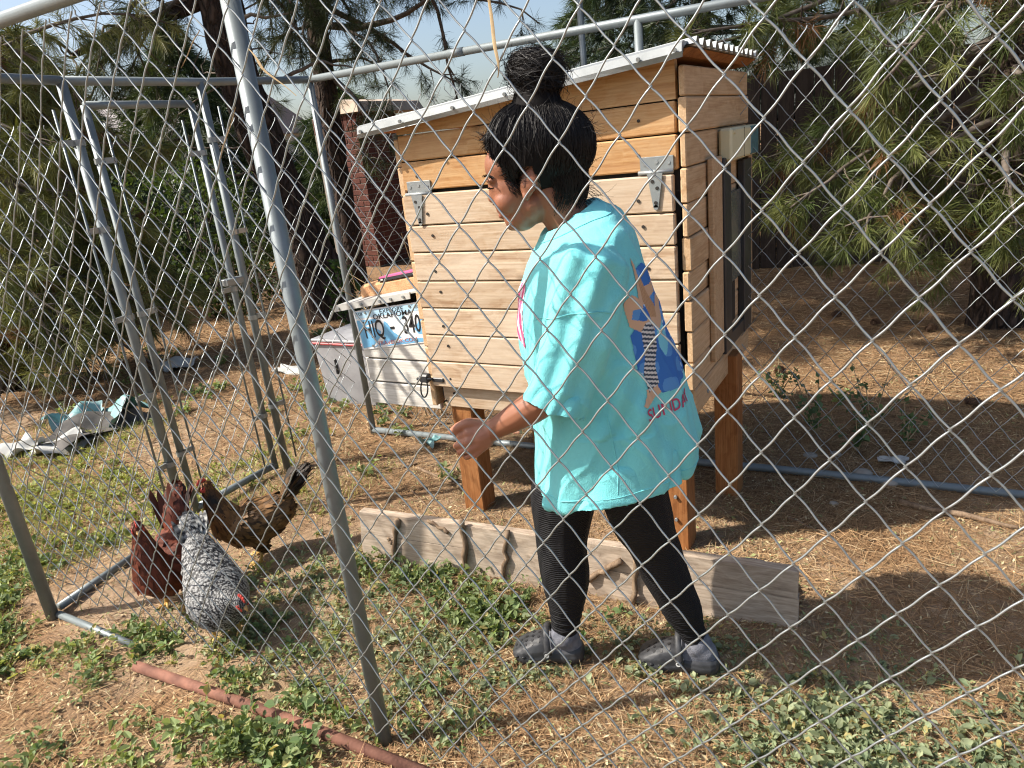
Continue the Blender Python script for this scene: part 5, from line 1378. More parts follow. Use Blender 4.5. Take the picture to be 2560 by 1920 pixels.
# boughs of a pine at the left, trunk outside the picture
t4 = Tree('pine_tree', (-3.75, 1.75, 0), 'pine at the left edge with olive-green boughs drooping to the ground', 104)
t4.trunk([(-3.75, 1.75, -.1), (-3.72, 1.76, 1.5), (-3.7, 1.8, 4.0)], [.17, .13, .09])
for i in range(46):
    z = t4.r.uniform(.55, 2.9); a = t4.r.uniform(-.5, 1.25); t4.branch((-3.72, 1.76, z), (math.cos(a), math.sin(a), t4.r.uniform(-.30, .12)), t4.r.uniform(1.0, 1.95), .022, .55, 14, (.12, .34), .2, .14)
upper(t4, (-3.7, 1.8), 4.6, 11.5, 2.1, 760)
t4.done(lambda C: (C[:, 2] > .22) & ~((C[:, 0] > -1.55) & (C[:, 2] < 3.3)), n=80, ln=(.10, .17), cols=((.11, .135, .04), (.25, .25, .09)), spread=.65, w=.0034, dead=.06, droop=.3)

# dense conifers behind: cone-shaped crowns of needle sprays down to the ground
def conifer(base, h, rad, label, seed, cols, n=1500, z0=.2, tuft=34, w=.010, ln=(.16, .30)):
    t = Tree('conifer', base, label, seed, 'conifers closing the view behind'); r = t.r; base = np.array(base, float)
    t.trunk([base + (0, 0, -.1), base + (0, 0, h * .5), base + (0, 0, h * .95)], [.16, .11, .03], 10)
    for i in range(40):
        f_ = r.uniform(.03, .92); a = r.uniform(0, 6.28); l_ = rad * (1 - f_) ** .7 * r.uniform(.6, 1.0); p = base + np.array([0, 0, z0 + f_ * (h - z0)])
        t.limb.add(*tube([p, p + np.array([math.cos(a), math.sin(a), -.1]) * l_ * .5, p + np.array([math.cos(a), math.sin(a), -.22]) * l_], [.03, .02, .006], 5, False))
    f_ = r.uniform(0, 1, n) ** 1.25; a = r.uniform(0, 6.28, n); lob = 1 + .22 * np.sin(a * 5 + f_ * 23) * np.sin(f_ * 31 + a * 2); rr = rad * (1 - f_) ** .75 * lob * np.sqrt(r.uniform(.25, 1, n))
    C = base + np.stack([np.cos(a) * rr, np.sin(a) * rr, z0 + f_ * (h - z0) + r.normal(0, .1, n) - .12 * rr], -1); D = np.stack([np.cos(a), np.sin(a), np.full(n, -.25)], -1)
    t.limb.build('limbs', M['twig'], t.root, smooth=True)['kind'] = 'stuff'
    V, F, c = needle_tufts(C, D, r, n=tuft, ln=ln, spread=.6, w=w * 1.5, cols=cols, simple=True); fobj('crown', V, F, M['needle'], t.root, org=base, colr=c)
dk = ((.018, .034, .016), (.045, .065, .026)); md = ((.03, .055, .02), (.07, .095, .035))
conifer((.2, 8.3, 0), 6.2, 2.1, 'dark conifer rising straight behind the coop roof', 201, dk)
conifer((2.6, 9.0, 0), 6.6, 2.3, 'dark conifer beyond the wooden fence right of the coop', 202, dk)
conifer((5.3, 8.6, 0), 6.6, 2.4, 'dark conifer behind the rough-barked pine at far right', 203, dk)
conifer((-1.9, 10.8, 0), 4.0, 2.5, 'low rounded green conifer between leaning pine and coop roof', 204, md)
conifer((-7.4, 4.6, 0), 3.4, 1.9, 'blue-green conifer far left behind the gate', 205, ((.035, .065, .035), (.07, .11, .05)))
conifer((-9.0, 8.2, 0), 3.9, 2.4, 'far green conifer seen through the gate', 206, md, w=.014, ln=(.2, .36))
conifer((-6.4, 2.4, 0), 3.0, 1.6, 'olive conifer at the left edge behind the drooping pine', 207, md)
conifer((-6.6, 9.6, 0), 2.6, 2.2, 'low shrubby conifer beyond the brick pillar', 208, md, w=.014, ln=(.2, .36))

# broadleaf shrubs
def shrub(name, base, rx, h, n, label, seed, cols, leaf=.05, group=None):
    r = np.random.default_rng(seed); base = np.array(base, float); t = thing(name, base, label, 'shrub', group); mb = MB()
    for i in range(10):
        a = r.uniform(0, 6.28); d = np.array([math.cos(a) * rx * .8, math.sin(a) * rx * .8, h * r.uniform(.6, 1)]); mb.add(*tube([base, base + d * (.4, .4, .6), base + d], [.012, .008, .003], 5, False))
    mb.build('stems', M['twig'], t, smooth=True)
    u = unit(r.normal(size=(n, 3))); k = r.uniform(.35, 1, (n, 1)) ** .4; lob = (1 + .25 * np.sin(u[:, :1] * 7 + 1) * np.sin(u[:, 1:2] * 6) + .15 * np.sin(u[:, 2:] * 11))
    C = base + np.array([0, 0, h * .5]) + u * k * lob * np.array([rx, rx, h * .5]); C[:, 2] = np.maximum(C[:, 2], .03)
    d = unit(u * .6 + r.normal(0, .7, (n, 3))); s_ = unit(np.cross(d, r.normal(size=(n, 3)))); L_ = leaf * r.uniform(.6, 1.2, (n, 1))
    V = np.stack([C, C + d * L_ * .5 + s_ * L_ * .32, C + d * L_, C + d * L_ * .5 - s_ * L_ * .32], 1).reshape(-1, 3); F = np.arange(n * 4).reshape(-1, 4)
    tt = r.random((n, 1)); c = (np.array(cols[0]) * (1 - tt) + np.array(cols[1]) * tt) * r.uniform(.7, 1.25, (n, 1))
    fobj('foliage', V, F, M['leaf'], t, org=base, colr=np.repeat(c, 4, 0))
shrub('shrub', (-4.9, 4.6, 0), .9, 1.7, 5200, 'bright green leafy shrub seen through the gate', 301, ((.035, .065, .018), (.085, .125, .035)), .06)
shrub('shrub', (-3.75, 4.1, 0), .5, .7, 2000, 'dark green shrub at the foot of the leaning pine', 302, ((.025, .04, .014), (.055, .075, .026)), .05)
shrub('ivy', (-1.95, 3.85, 0), .14, .65, 420, 'green climbing leaves beside the leaning pine trunk', 303, ((.04, .08, .02), (.08, .14, .035)), .045)
shrub('shrub', (-5.6, 3.3, 0), .8, 1.1, 3000, 'olive shrub under the left pine boughs', 304, ((.05, .065, .02), (.10, .11, .035)), .06)
# dead weed stalks behind the nest box
dw = thing('dead_weed', (.25, 2.05, 0), 'dry branching weed stalks standing behind the nest box', 'weed'); mb = MB(); r = np.random.default_rng(12)
for i in range(7):
    p = np.array([.25 + r.normal(0, .05), 2.08 + r.normal(0, .04), 0]); d = unit(np.array([r.normal(0, .22), r.normal(0, .22), 1])); q = p + d * r.uniform(.9, 1.25); mb.add(*tube([p, (p + q) / 2 + r.normal(0, .02, 3), q], [.005, .004, .0015], 5, False))
    for j in range(8): e = p + (q - p) * r.uniform(.35, .95); mb.add(*tube([e, e + unit(np.array([r.normal(0, .8), r.normal(0, .8), .7])) * r.uniform(.06, .22)], [.0028, .001], 4, False))
M['dry'] = pmat('dry_stalk', (.33, .24, .13), (.46, .35, .20), 30, .9); mb.build('stalks', M['dry'], dw)

# dark board fence at the back right
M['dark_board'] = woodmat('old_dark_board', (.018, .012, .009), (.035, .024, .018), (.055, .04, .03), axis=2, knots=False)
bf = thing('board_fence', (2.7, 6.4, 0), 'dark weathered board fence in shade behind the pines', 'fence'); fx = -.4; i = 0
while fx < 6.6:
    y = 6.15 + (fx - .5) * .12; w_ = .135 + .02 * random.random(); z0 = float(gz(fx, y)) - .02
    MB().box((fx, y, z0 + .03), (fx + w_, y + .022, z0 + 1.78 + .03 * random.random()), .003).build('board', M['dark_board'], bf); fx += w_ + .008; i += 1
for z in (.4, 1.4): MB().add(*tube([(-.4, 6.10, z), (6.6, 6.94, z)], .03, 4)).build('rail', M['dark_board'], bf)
cyl('fence_pole', (.742, 3.52, 0), (.73, 3.5, 3.2), .020, M['post']); tag(bpy.data.objects['fence_pole'], 'thin grey metal pole standing behind the coop roof', 'pole')

# brick pillar with a stone cap
M['mortar'] = pmat('mortar', (.30, .26, .22), (.38, .34, .29), 20, .95)
m, nt, b, L = newmat('red_brick'); v = coords(nt, 'Object', (1, 1, 1), True)
c = ramp(nt, noise(nt, v, 14, 5), [(.3, (.075, .024, .016)), (.7, (.15, .05, .032))]); c = mixc(nt, math_(nt, 'MULTIPLY', randval(nt), .55), c, (.12, .035, .025)); L.new(c, b.inputs['Base Color']); b.inputs['Roughness'].default_value = .9
bump(nt, b, noise(nt, v, 90, 4), .4, .004); M['brick'] = m
bp = thing('brick_pillar', (-4.3, 7.1, 0), 'red brick pillar with tan stone cap behind the nest box', 'pillar')
cx0, cy0 = -3.92, 6.75; wx, wy, ht = .78, .84, 2.04
MB().box((cx0 - wx + .008, cy0 + .008, 0), (cx0 - .008, cy0 + wy - .008, ht)).build('core', M['mortar'], bp)
def brick_mesh(h):
    me = bpy.data.meshes.new('brick'); V, F = cbox(np.array(h), .004); me.from_pydata(V.tolist(), [], F); me.materials.append(M['brick']); me.update(); return me
bA, bB, sA, sB = brick_mesh((.098, .05, .0325)), brick_mesh((.05, .098, .0325)), brick_mesh((.0335, .05, .10)), brick_mesh((.05, .0335, .10))
def put(me, p): link(bpy.data.objects.new('brick', me), bp, p)
row = 0; z = .05
while z < ht - .24:
    o_ = .104 * (row % 2)
    x = cx0 - .100 - o_
    while x > cx0 - wx + .09: put(bA, (x, cy0 + .05, z)); x -= .208
    y = cy0 + .205 - (.104 if row % 2 else 0)
    while y < cy0 + wy - .09: put(bB, (cx0 - .05, y, z)); y += .208
    z += .075; row += 1
x = cx0 - .034
while x > cx0 - wx: put(sA, (x, cy0 + .045, ht - .115)); x -= .077
y = cy0 + .14
while y < cy0 + wy: put(sB, (cx0 - .045, y, ht - .115)); y += .077
M['stone'] = pmat('tan_stone', (.42, .33, .25), (.52, .42, .33), 12, .9, 0, .3, 60)
MB().add([(cx0 - .45, cy0 - .05, ht + .0), (cx0 + .10, cy0 - .05, ht), (cx0 + .10, cy0 + wy + .6, ht), (cx0 - .45, cy0 + wy + .6, ht), (cx0 - .40, cy0 + .0, ht + .20), (cx0 + .05, cy0 + .0, ht + .13), (cx0 + .05, cy0 + wy + .55, ht + .13), (cx0 - .40, cy0 + wy + .55, ht + .20)],
         [(0, 3, 2, 1), (4, 5, 6, 7), (0, 1, 5, 4), (1, 2, 6, 5), (2, 3, 7, 6), (3, 0, 4, 7)]).build('cap_stone', M['stone'], bp)
# pale house far away
hs = thing('house', (-14.5, 11.5, 0), 'pale house with grey gable roof far behind the gate', 'house')
M['siding'] = pmat('pale_siding', (.55, .55, .55), (.62, .62, .61), 3, .8); M['shingle'] = pmat('grey_shingle', (.22, .20, .20), (.30, .27, .27), 40, .9)
Hx, Hy = -14.5, 11.5
MB().box((Hx - 3, Hy - 2, 0), (Hx + 3, Hy + 2, 2.3)).build('wall', M['siding'], hs)
MB().add([(Hx - 3.3, Hy - 2.4, 2.25), (Hx + 3.3, Hy - 2.4, 2.25), (Hx + 3.3, Hy + 2.4, 2.25), (Hx - 3.3, Hy + 2.4, 2.25), (Hx - 3.3, Hy, 3.6), (Hx + 3.3, Hy, 3.6)], [(0, 1, 5, 4), (2, 3, 4, 5), (1, 2, 5), (3, 0, 4), (0, 3, 2, 1)]).build('roof', M['shingle'], hs)
wdw = MB().box((Hx - 1.2, Hy - 2.03, 1.0), (Hx + .2, Hy - 2.005, 1.9)).build('window', M['pl_white'], hs); MB().box((Hx - 1.1, Hy - 2.045, 1.1), (Hx + .1, Hy - 2.032, 1.8)).build('pane', M['black'], wdw)
# ------------------------------------------------------------------ litter and weeds on the ground
M['straw'] = colmat('dry_litter', .85, .2)
lr = np.random.default_rng(99)
def scatter(n, rmin, rmax, pw_=1.0, a0=-0.98, a1=0.86):
    """points spread round the viewer's standing place, thinner with distance"""
    h0 = math.atan2(F_[1], F_[0]); r_ = rmin + (rmax - rmin) * lr.random(n) ** pw_; a = h0 + lr.uniform(-a1, -a0, n)
    return CAM[0] + r_ * np.cos(a), CAM[1] + r_ * np.sin(a)
def blocked(x, y):
    return ((x > 1.03) & (x < 1.17) & (y > 1.15) & (y < 1.27)) 
patch = vnoise(61, 9, 1.2, 4.5, 2); patch2 = vnoise(62, 9, 5, 14, 2)
# pine needles
x, y = scatter(230000, .75, 8.2, 1.15); pt = np.stack([x, y], -1)
dens = .34 + .5 * np.clip((x - 1.9) / .9, 0, 1) + .45 * np.clip((y - 1.0) / .6, 0, 1) + .22 * patch(pt) - .25 * ((x < .3) & (y < .9)) - .12 * ((y < .05) & (x < 1.6))
k = lr.random(len(x)) < np.clip(dens, .06, 1); x, y = x[k], y[k]; n = len(x); z = gz(x, y) + .002 + .008 * lr.random(n)
a = lr.uniform(0, 6.28, n); L_ = lr.uniform(.05, .13, n); dr = np.sqrt((x - CAM[0]) ** 2 + (y - CAM[1]) ** 2); w = np.maximum(.0017, .0007 * dr) * lr.uniform(.7, 1.2, n)
d = np.stack([np.cos(a), np.sin(a), lr.normal(0, .09, n)], -1); s_ = np.stack([-np.sin(a), np.cos(a), lr.normal(0, .3, n)], -1) * w[:, None] * .5
P0 = np.stack([x, y, z], -1); P1 = P0 + d * L_[:, None] * .5 + s_ * lr.normal(0, 3, (n, 1)); P1[:, 2] += .004 * lr.random(n); P2 = P0 + d * L_[:, None]; P2[:, 2] = np.maximum(P2[:, 2], z - .004)
V = np.stack([P0 - s_, P0 + s_, P1 - s_, P1 + s_, P2 - s_ * .4, P2 + s_ * .4], 1).reshape(-1, 3); i = np.arange(n)[:, None] * 6
nr_ = dr < 2.5; Fn = np.concatenate([i[nr_] + np.array([[0, 1, 3, 2]]), i[nr_] + np.array([[2, 3, 5, 4]]), i[~nr_] + np.array([[0, 1, 5, 4]])])
t = lr.random((n, 1)); c = np.array([.20, .105, .048]) * (1 - t) + np.array([.46, .30, .155]) * t; pale = lr.random(n) < .10; c[pale] = np.array([.55, .42, .25]); c *= lr.uniform(.6, 1.15, (n, 1))
tag(fobj('pine_needle_litter', V, Fn, M['straw'], org=(0, 0, 0), colr=np.repeat(c, 6, 0)), 'fallen orange-brown pine needles covering the ground', 'needle litter', kind='stuff')
# dry leaf bits and clippings
x, y = scatter(120000, .7, 5.0, 1.15); pt = np.stack([x, y], -1); dens = .55 + .3 * patch2(pt) - .35 * np.clip((y - 1.1) / .6, 0, 1); k = lr.random(len(x)) < np.clip(dens, .05, 1); x, y = x[k], y[k]; n = len(x)
a = lr.uniform(0, 6.28, n); L_ = lr.uniform(.005, .022, n); w = L_ * lr.uniform(.12, .42, n); z = gz(x, y) + .003 + .008 * lr.random(n)
d = np.stack([np.cos(a), np.sin(a), lr.normal(0, .35, n)], -1) * L_[:, None]; s_ = np.stack([-np.sin(a), np.cos(a), lr.normal(0, .5, n)], -1) * w[:, None] * .5; P0 = np.stack([x, y, z], -1)
V = np.stack([P0, P0 + d * .5 + s_, P0 + d, P0 + d * .5 - s_], 1).reshape(-1, 3); V[:, 2] = np.maximum(V[:, 2], np.repeat(z, 4) - .003)
t = lr.random((n, 1)); c = np.array([.30, .215, .11]) * (1 - t) + np.array([.62, .53, .32]) * t; gr = lr.random(n) < .38; c[gr] = np.array([.26, .28, .12]); c *= lr.uniform(.7, 1.15, (n, 1))
tag(fobj('dry_leaf_litter', V, np.arange(n * 4).reshape(-1, 4), M['straw'], org=(0, 0, 0), colr=np.repeat(c, 4, 0)), 'pale dry leaf bits and clippings strewn on the dirt', 'leaf litter', kind='stuff')
# weeds
def weeds(x, y, size, nst, nlf, cols, rs, lf=.02, flat=.55):
    Vs, Cs = [], []; St, Sc = [], []
    for xi, yi, sz in zip(x, y, size):
        zi = float(gz(xi, yi)); t = rs.random(); c0 = np.array(cols[0]) * (1 - t) + np.array(cols[1]) * t
        for s in range(int(rs.integers(nst[0], nst[1] + 1))):
            a = rs.uniform(0, 6.28); l_ = sz * rs.uniform(.5, 1.2); d = unit(np.array([math.cos(a), math.sin(a), flat * rs.uniform(.3, 1.6)])); p = np.array([xi, yi, zi]); q = p + d * l_
            sd = np.array([-math.sin(a), math.cos(a), 0]) * .0011; St.append(np.stack([p - sd, p + sd, q + sd * .5, q - sd * .5])); Sc.append(np.tile(c0 * np.array([1.25, 1.1, .8]), (4, 1)))
            for j in range(int(rs.integers(nlf[0], nlf[1] + 1))):
                f_ = rs.uniform(.2, 1.05); e = p + d * l_ * f_ + np.array([0, 0, rs.uniform(0, .008)]); ld = unit(d * .4 + rs.normal(0, .7, 3) * np.array([1, 1, .55]) + np.array([0, 0, .08])); ls = unit(np.cross(ld, np.array([rs.normal(0, .45), rs.normal(0, .45), 1]))); L2 = min(lf * math.exp(rs.normal(0, .38)), .034); up = np.array([0, 0, .10 * L2])
                wl_ = L2 * rs.uniform(.20, .36); dp = ld * L2 + np.array([0, 0, -.22 * L2 * rs.random()]); Vs.append(np.stack([e, e + ld * L2 * .28 + ls * wl_ + up, e + ld * L2 * .68 + ls * wl_ * .72 + up, e + dp, e + dp, e + ld * L2 * .68 - ls * wl_ * .72 + up, e + ld * L2 * .28 - ls * wl_ + up, e])); cl_ = c0 * rs.uniform(.65, 1.4) if rs.random() > .06 else np.array([.42, .36, .15]); Cs.append(np.tile(cl_, (8, 1)))
    V = np.concatenate(Vs + St); C = np.concatenate(Cs + Sc); return V, np.arange(len(V)).reshape(-1, 4), C
def pick(n, x0, x1, y0, y1, nf, lo):
    mx, my = (x0 + x1) / 2, (y0 + y1) / 2; x = mx + (x1 - x0) * .42 * lr.normal(0, .75, n * 6); y = my + (y1 - y0) * .42 * lr.normal(0, .75, n * 6)
    k = (nf(np.stack([x, y], -1)) + lr.normal(0, .35, n * 6) > lo) & ~((y > -.115) & (y < .01) & (x > .58) & (x < 1.72)) & ~((y > .72) & (y < .90) & (x > .85) & (x < 2.45)); return x[k][:n], y[k][:n]
wp = vnoise(71, 9, 3, 9, 2)
gg = ((.12, .18, .07), (.25, .30, .13)); gy_ = ((.20, .25, .07), (.34, .35, .13)); gs = ((.17, .22, .12), (.31, .34, .20))
parts_ = []
def addw(n, x0, x1, y0, y1, lo, size, nst, nlf, cols, lf, flat=.55):
    x, y = pick(n, x0, x1, y0, y1, wp, lo); parts_.append(weeds(x, y, lr.uniform(*size, len(x)), nst, nlf, cols, lr, lf, flat))
addw(330, .0, 1.9, -.50, -.06, -.1, (.03, .10), (3, 8), (3, 7), gg, .017, .5)        # along the outside of the near fence
addw(70, .7, 1.5, -.30, -.12, -.2, (.06, .13), (4, 8), (4, 8), gg, .026, .9)
addw(260, -.5, 1.8, -.55, -.06, -.4, (.02, .07), (3, 7), (2, 5), gy_, .012, .3)
addw(260, -.75, .8, -.40, .22, -.15, (.03, .10), (3, 8), (3, 7), gg, .018, .55)
addw(280, -1.7, .2, -.1, 1.3, -.1, (.03, .08), (3, 8), (3, 7), gy_, .016, .5)
addw(330, .1, 2.0, -.02, .72, -.1, (.02, .07), (3, 7), (2, 6), gs, .014, .3)
addw(60, .75, 1.75, .56, .74, -.1, (.04, .09), (3, 7), (3, 7), gg, .019, .7)
addw(260, 1.8, 3.2, -.1, .8, -.1, (.02, .08), (3, 7), (2, 6), gs, .014, .3)
addw(75, 2.25, 3.0, .28, .62, -.1, (.04, .10), (4, 9), (4, 8), gs, .017, .5)
addw(110, 1.2, 2.8, -.50, .05, .0, (.02, .07), (3, 7), (2, 6), gs, .015, .35)
addw(80, -3.2, .6, 1.2, 3.4, .2, (.05, .12), (5, 8), (4, 8), gg, .034, .8)
addw(26, 1.42, 1.62, .45, .64, -.9, (.04, .09), (4, 7), (4, 7), gg, .022, .9)
Vw = np.concatenate([p[0] for p in parts_]); Cw = np.concatenate([p[2] for p in parts_]); Fw = np.arange(len(Vw)).reshape(-1, 4)
tag(fobj('low_weeds', Vw, Fw, M['leaf'], org=(0, 0, 0), colr=Cw), 'low grey-green leafy weeds spreading over the dirt', 'weeds', kind='stuff')
# grass blades at the left
n = 14000; x = lr.uniform(-2.4, .5, n * 2); y = lr.uniform(-.4, 1.5, n * 2); k = (wp(np.stack([x, y], -1)) + lr.normal(0, .5, n * 2)) > .15; x, y = x[k][:n], y[k][:n]; n = len(x); z = gz(x, y)
a = lr.uniform(0, 6.28, n); h = lr.uniform(.015, .05, n); ln = np.stack([np.cos(a), np.sin(a)], -1) * (h * lr.uniform(.3, 1.4, n))[:, None]; s_ = np.stack([-np.sin(a), np.cos(a)], -1) * .0018
P0 = np.stack([x, y, z], -1); V = np.zeros((n, 3, 3)); V[:, 0] = P0; V[:, 0, :2] -= s_; V[:, 1] = P0; V[:, 1, :2] += s_; V[:, 2] = P0; V[:, 2, :2] += ln; V[:, 2, 2] += h
t = lr.random((n, 1)); c = (np.array([.17, .24, .05]) * (1 - t) + np.array([.40, .39, .15]) * t) * lr.uniform(.75, 1.2, (n, 1))
tag(fobj('short_grass', V.reshape(-1, 3), np.arange(n * 3).reshape(-1, 3), M['leaf'], org=(0, 0, 0), colr=np.repeat(c, 3, 0)), 'short yellow-green grass at the left of the kennel', 'grass', kind='stuff')
# taller leafy plants right of the coop
def leafy(base, h, n, label, seed):
    r = np.random.default_rng(seed); base = np.array([base[0], base[1], float(gz(*base))]); t = thing('leafy_weed', base, label, 'plant', 'leafy weeds right of the coop'); mb = MB(); V, C = [], []
    for i in range(n):
        d = unit(np.array([r.normal(0, .35), r.normal(0, .35), 1])); q = base + d * h * r.uniform(.6, 1.1) + np.array([r.normal(0, .03), r.normal(0, .03), 0]); mb.add(*tube([base, q], [.003, .0015], 4, False))
        for j in range(12):
            e = base + (q - base) * r.uniform(.2, 1.05); ld = unit(r.normal(0, 1, 3) + (0, 0, .1)); ls = unit(np.cross(ld, [r.normal(0, .4), r.normal(0, .4), 1])); L2 = .030 * r.uniform(.6, 1.3)
            V.append(np.stack([e, e + ld * L2 * .4 + ls * L2 * .38, e + ld * L2, e + ld * L2 * .4 - ls * L2 * .38])); C.append(np.tile(np.array([.09, .14, .06]) * r.uniform(.7, 1.6), (4, 1)))
    mb.build('stems', M['dry'], t); V = np.concatenate(V); fobj('leaves', V, np.arange(len(V)).reshape(-1, 4), M['leaf'], t, colr=np.concatenate(C))
for i, (bx, by, h, n, lb) in enumerate(((2.30, 2.30, .34, 8, 'leafy green weed nearest the coop wall, in dappled sun'), (2.52, 2.42, .30, 8, 'tallest leafy weed in the sunny patch right of the coop'), (2.66, 2.32, .22, 7, 'small leafy weed right of the tallest one'), (2.48, 2.18, .20, 8, 'low spreading weed in front of the tallest one'), (2.05, 2.75, .2, 6, 'dim leafy weed beside the coop back corner'))): leafy((bx, by), h, n, lb, 400 + i)
# sticks, cones, stones, scraps
def gp(x, y, dz=0): return np.array([x, y, float(gz(x, y)) + dz])
for (p, q, r0, lb) in (((1.28, .68), (1.52, .47), .011, 'bare branch lying on the dirt left of the front clog'), ((.62, 1.42), (1.02, 1.34), .007, 'short dark stick on the ground left of the front coop leg'), ((2.66, 1.72), (3.02, 1.62), .012, 'thick crooked stick by the bottom rail at right'), ((.35, 1.30), (.66, 1.55), .006, 'thin dark twig on straw near the gate'), ((2.30, 1.48), (2.44, 1.40), .005, 'pale twig in the coop shadow'), ((.70, 1.25), (1.0, 1.05), .004, 'thin straight twig behind the left end of the plank')):
    st = stick('fallen_stick', [gp(*p, r0), gp((p[0] + q[0]) / 2 + .015, (p[1] + q[1]) / 2 - .01, r0), gp(*q, r0)], r0, r0 * .7, None, seed=int(p[0] * 100)); tag(st, lb, 'stick', 'sticks lying on the ground')
M['cone'] = pmat('pine_cone', (.09, .05, .03), (.17, .10, .06), 30, .9)
cone_mb = MB(); rc = np.random.default_rng(4)
for i in range(60):
    f_ = i / 59; a = i * 2.4; rr = .030 * math.sin(math.pi * (.12 + .82 * f_)) ; d = np.array([.5 * (f_ - .5) * .16, rr * math.cos(a), rr * math.sin(a)]); nrm = unit(np.array([.35, math.cos(a), math.sin(a)])); s2 = unit(np.cross(nrm, [1, 0, 0])) * .010
    cone_mb.add([d * .4, d * .9 + s2, d + nrm * .006, d * .9 - s2], [(0, 1, 2), (0, 2, 3)])
V, F = ell((0, 0, 0), (.036, .019, .019), None, 10, 8); cone_mb.add(V, F)
cme = bpy.data.meshes.new('pine_cone'); cme.from_pydata(cone_mb.v, [], cone_mb.f); cme.materials.append(M['cone']); cme.update()
for i, (x_, y_, lb) in enumerate(((2.93, 2.78, 'pine cone in the sunny needles right of the leafy weeds'), (2.42, 4.3, 'pine cone in shade far behind the coop'), (2.15, 4.55, 'dark pine cone beyond the coop corner'), (2.75, 4.1, 'pine cone near the foot of the rough-barked pine'), (2.0, 3.1, 'pine cone just behind the coop wall'), (2.62, 4.75, 'pine cone closest to the dark board fence'))):
    o = bpy.data.objects.new('pine_cone', cme); link(o, None, gp(x_, y_, .02)); o.rotation_euler = (0, .1, i * 1.3); tag(o, lb, 'pine cone', 'pine cones on the ground')
M['pebble'] = pmat('grey_stone', (.22, .20, .17), (.34, .31, .27), 12, .9, 0, .3, 50)
for i, (x_, y_, s_, lb) in enumerate(((2.52, 1.92, .030, 'larger pale stone in the coop shadow'), (2.62, 1.88, .026, 'pale stone right of the larger one in the shadow'), (2.30, 2.05, .022, 'flat stone behind the bottom rail in shade'), (2.40, 2.1, .018, 'small stone at the upper edge of the shade'), (2.44, 1.66, .016, 'small stone in front of the bottom rail'))):
    V, F = ell((0, 0, 0), (s_ * 1.25, s_, s_ * .6), None, 12, 9); V = V * (1 + .12 * vnoise(500 + i, 6, 40, 90)(V))[:, None]; o = MB().add(V + gp(x_, y_, s_ * .3), F).build('stone', M['pebble'], None, smooth=True); tag(o, lb, 'stone', 'stones in the coop shadow')
# crumpled litter
def crumple(name, c0, sx, sy, amp, mat, seed, label, cat='scrap', group='scraps of litter', n=14):
    nz = vnoise(seed, 9, 2.0, 6.0, 2); u = np.linspace(-1, 1, n); A, B = np.meshgrid(u, u); ed = 1 + .16 * np.sin(A * 5 + seed) * np.cos(B * 4)
    X_ = c0[0] + A * sx * ed; Y_ = c0[1] + B * sy * ed; Z_ = gz(X_, Y_) + .012 + amp * (.5 + .5 * nz(np.stack([A, B], -1) * 1.0))
    V = np.stack([X_, Y_, Z_], -1).reshape(-1, 3); I = (np.arange(n - 1)[:, None] * n + np.arange(n - 1)[None]).ravel(); Fq = np.stack([I, I + 1, I + n + 1, I + n], -1)
    V2 = V - np.array([0, 0, .003]); o = fobj(name, np.concatenate([V, V2]), np.concatenate([Fq, Fq[:, ::-1] + n * n]), mat); return tag(o, label, cat, group)
M['paper'] = pmat('white_paper', (.34, .34, .32), (.48, .48, .46), 10, .8); M['teal_film'] = pmat('teal_film', (.07, .24, .25), (.26, .40, .40), 6, .5); M['tarp'] = pmat('dark_sacking', (.035, .032, .03), (.11, .10, .09), 9, .8)
sk = thing('torn_sack', (-1.85, 1.2, 0), 'torn feed sack of teal, white and dark plastic lying left of the gate', 'sack')
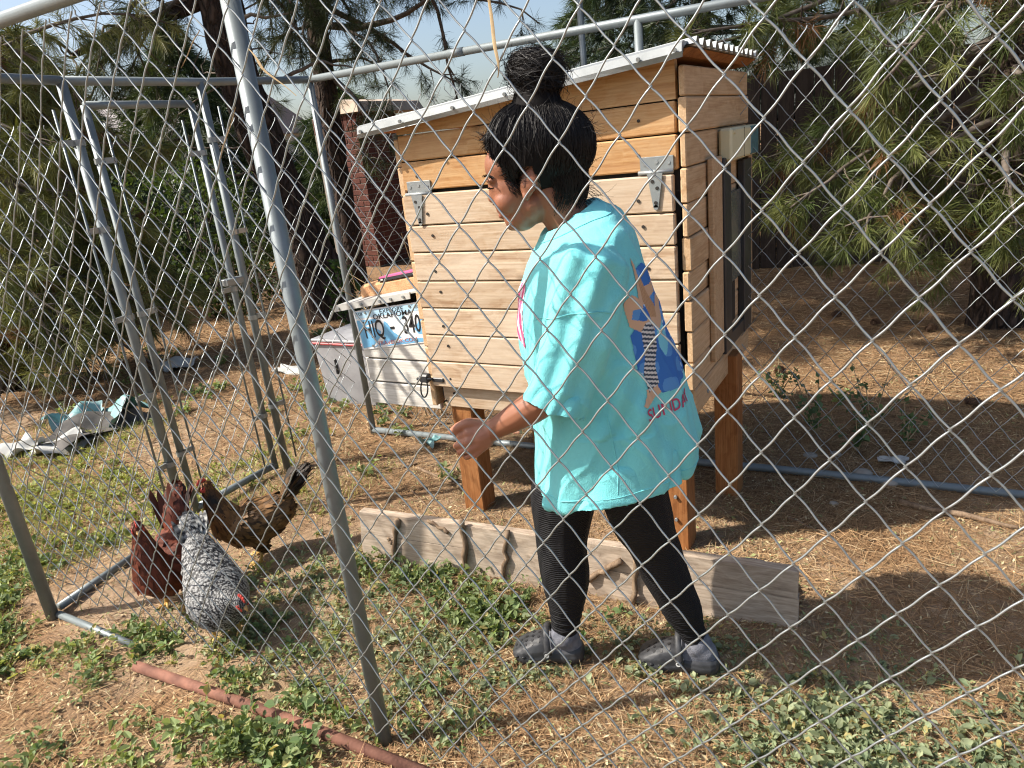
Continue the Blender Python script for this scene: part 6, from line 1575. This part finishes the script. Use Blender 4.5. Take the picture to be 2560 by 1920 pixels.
for nm, cc, sx, sy, am, mt, sd_ in (('sack_body', (-1.80, 1.25), .18, .28, .06, M['tarp'], 31), ('teal_panel', (-1.82, 1.46), .16, .14, .13, M['teal_film'], 32), ('white_panel', (-1.75, 1.03), .13, .16, .05, M['paper'], 33), ('white_panel', (-1.98, .92), .12, .10, .06, M['paper'], 34), ('teal_panel', (-2.02, 1.30), .08, .16, .12, M['teal_film'], 35)):
    o = crumple(nm, cc, sx, sy, am, mt, sd_, None, None, None); o.parent = sk; o.location = (np.array(ORG[o.name]) - ORG[sk.name]).tolist()
crumple('paper_scrap', (-2.55, 2.45), .14, .12, .06, M['paper'], 41, 'white paper scrap under the left pine boughs')
crumple('paper_scrap', (-1.35, 2.55), .16, .05, .03, M['paper'], 42, 'long white scrap on the needles seen through the gate')
crumple('paper_scrap', (2.62, 2.08), .055, .03, .02, M['paper'], 43, 'small white scrap at the edge of the coop shadow')
crumple('plastic_scrap', (.50, 1.68), .05, .04, .04, M['teal_film'], 44, 'clear teal plastic scrap left of the front coop leg')

# dry grass blades caught in the near mesh
def blade(pts, w, label):
    P = np.array(pts, float); n = 12; t = np.linspace(0, 1, n); tt = np.linspace(0, 1, len(P)); P = np.stack([np.interp(t, tt, P[:, i]) for i in range(3)], -1)
    P[:, 0] += .002 * np.sin(t * 9); wd = w * (.35 + .65 * np.sin(np.clip(t * 1.15, 0, 1) * math.pi)); V = np.concatenate([P + np.stack([wd / 2, 0 * wd, 0 * wd], -1), P + np.array([0, -.0015, 0]), P - np.stack([wd / 2, -.001 + 0 * wd, 0 * wd], -1)])
    i = np.arange(n - 1); F = np.concatenate([np.stack([i, i + 1, n + i + 1, n + i], -1), np.stack([n + i, n + i + 1, 2 * n + i + 1, 2 * n + i], -1)]); tag(fobj('dry_blade', V, F, M['dry'], smooth=True), label, 'grass blade', 'dry blades caught in the mesh')
blade([(2.085, -.008, 1.70), (2.094, -.010, 1.618), (2.099, -.012, 1.568), (2.093, -.010, 1.545)], .007, 'long dry brown blade hanging in the mesh above the bun')
blade([(1.463, -.008, 1.712), (1.449, -.010, 1.700), (1.392, -.012, 1.655)], .005, 'pale dry blade in the mesh left of the tall post')
blade([(1.580, -.008, 1.662), (1.612, -.012, 1.622), (1.676, -.010, 1.570)], .008, 'tan dry leaf strip in the mesh right of the tall post')
blade([(1.515, -.008, 1.570), (1.46, -.012, 1.50), (1.438, -.010, 1.478)], .004, 'thin straw stuck in the mesh across the tall post')
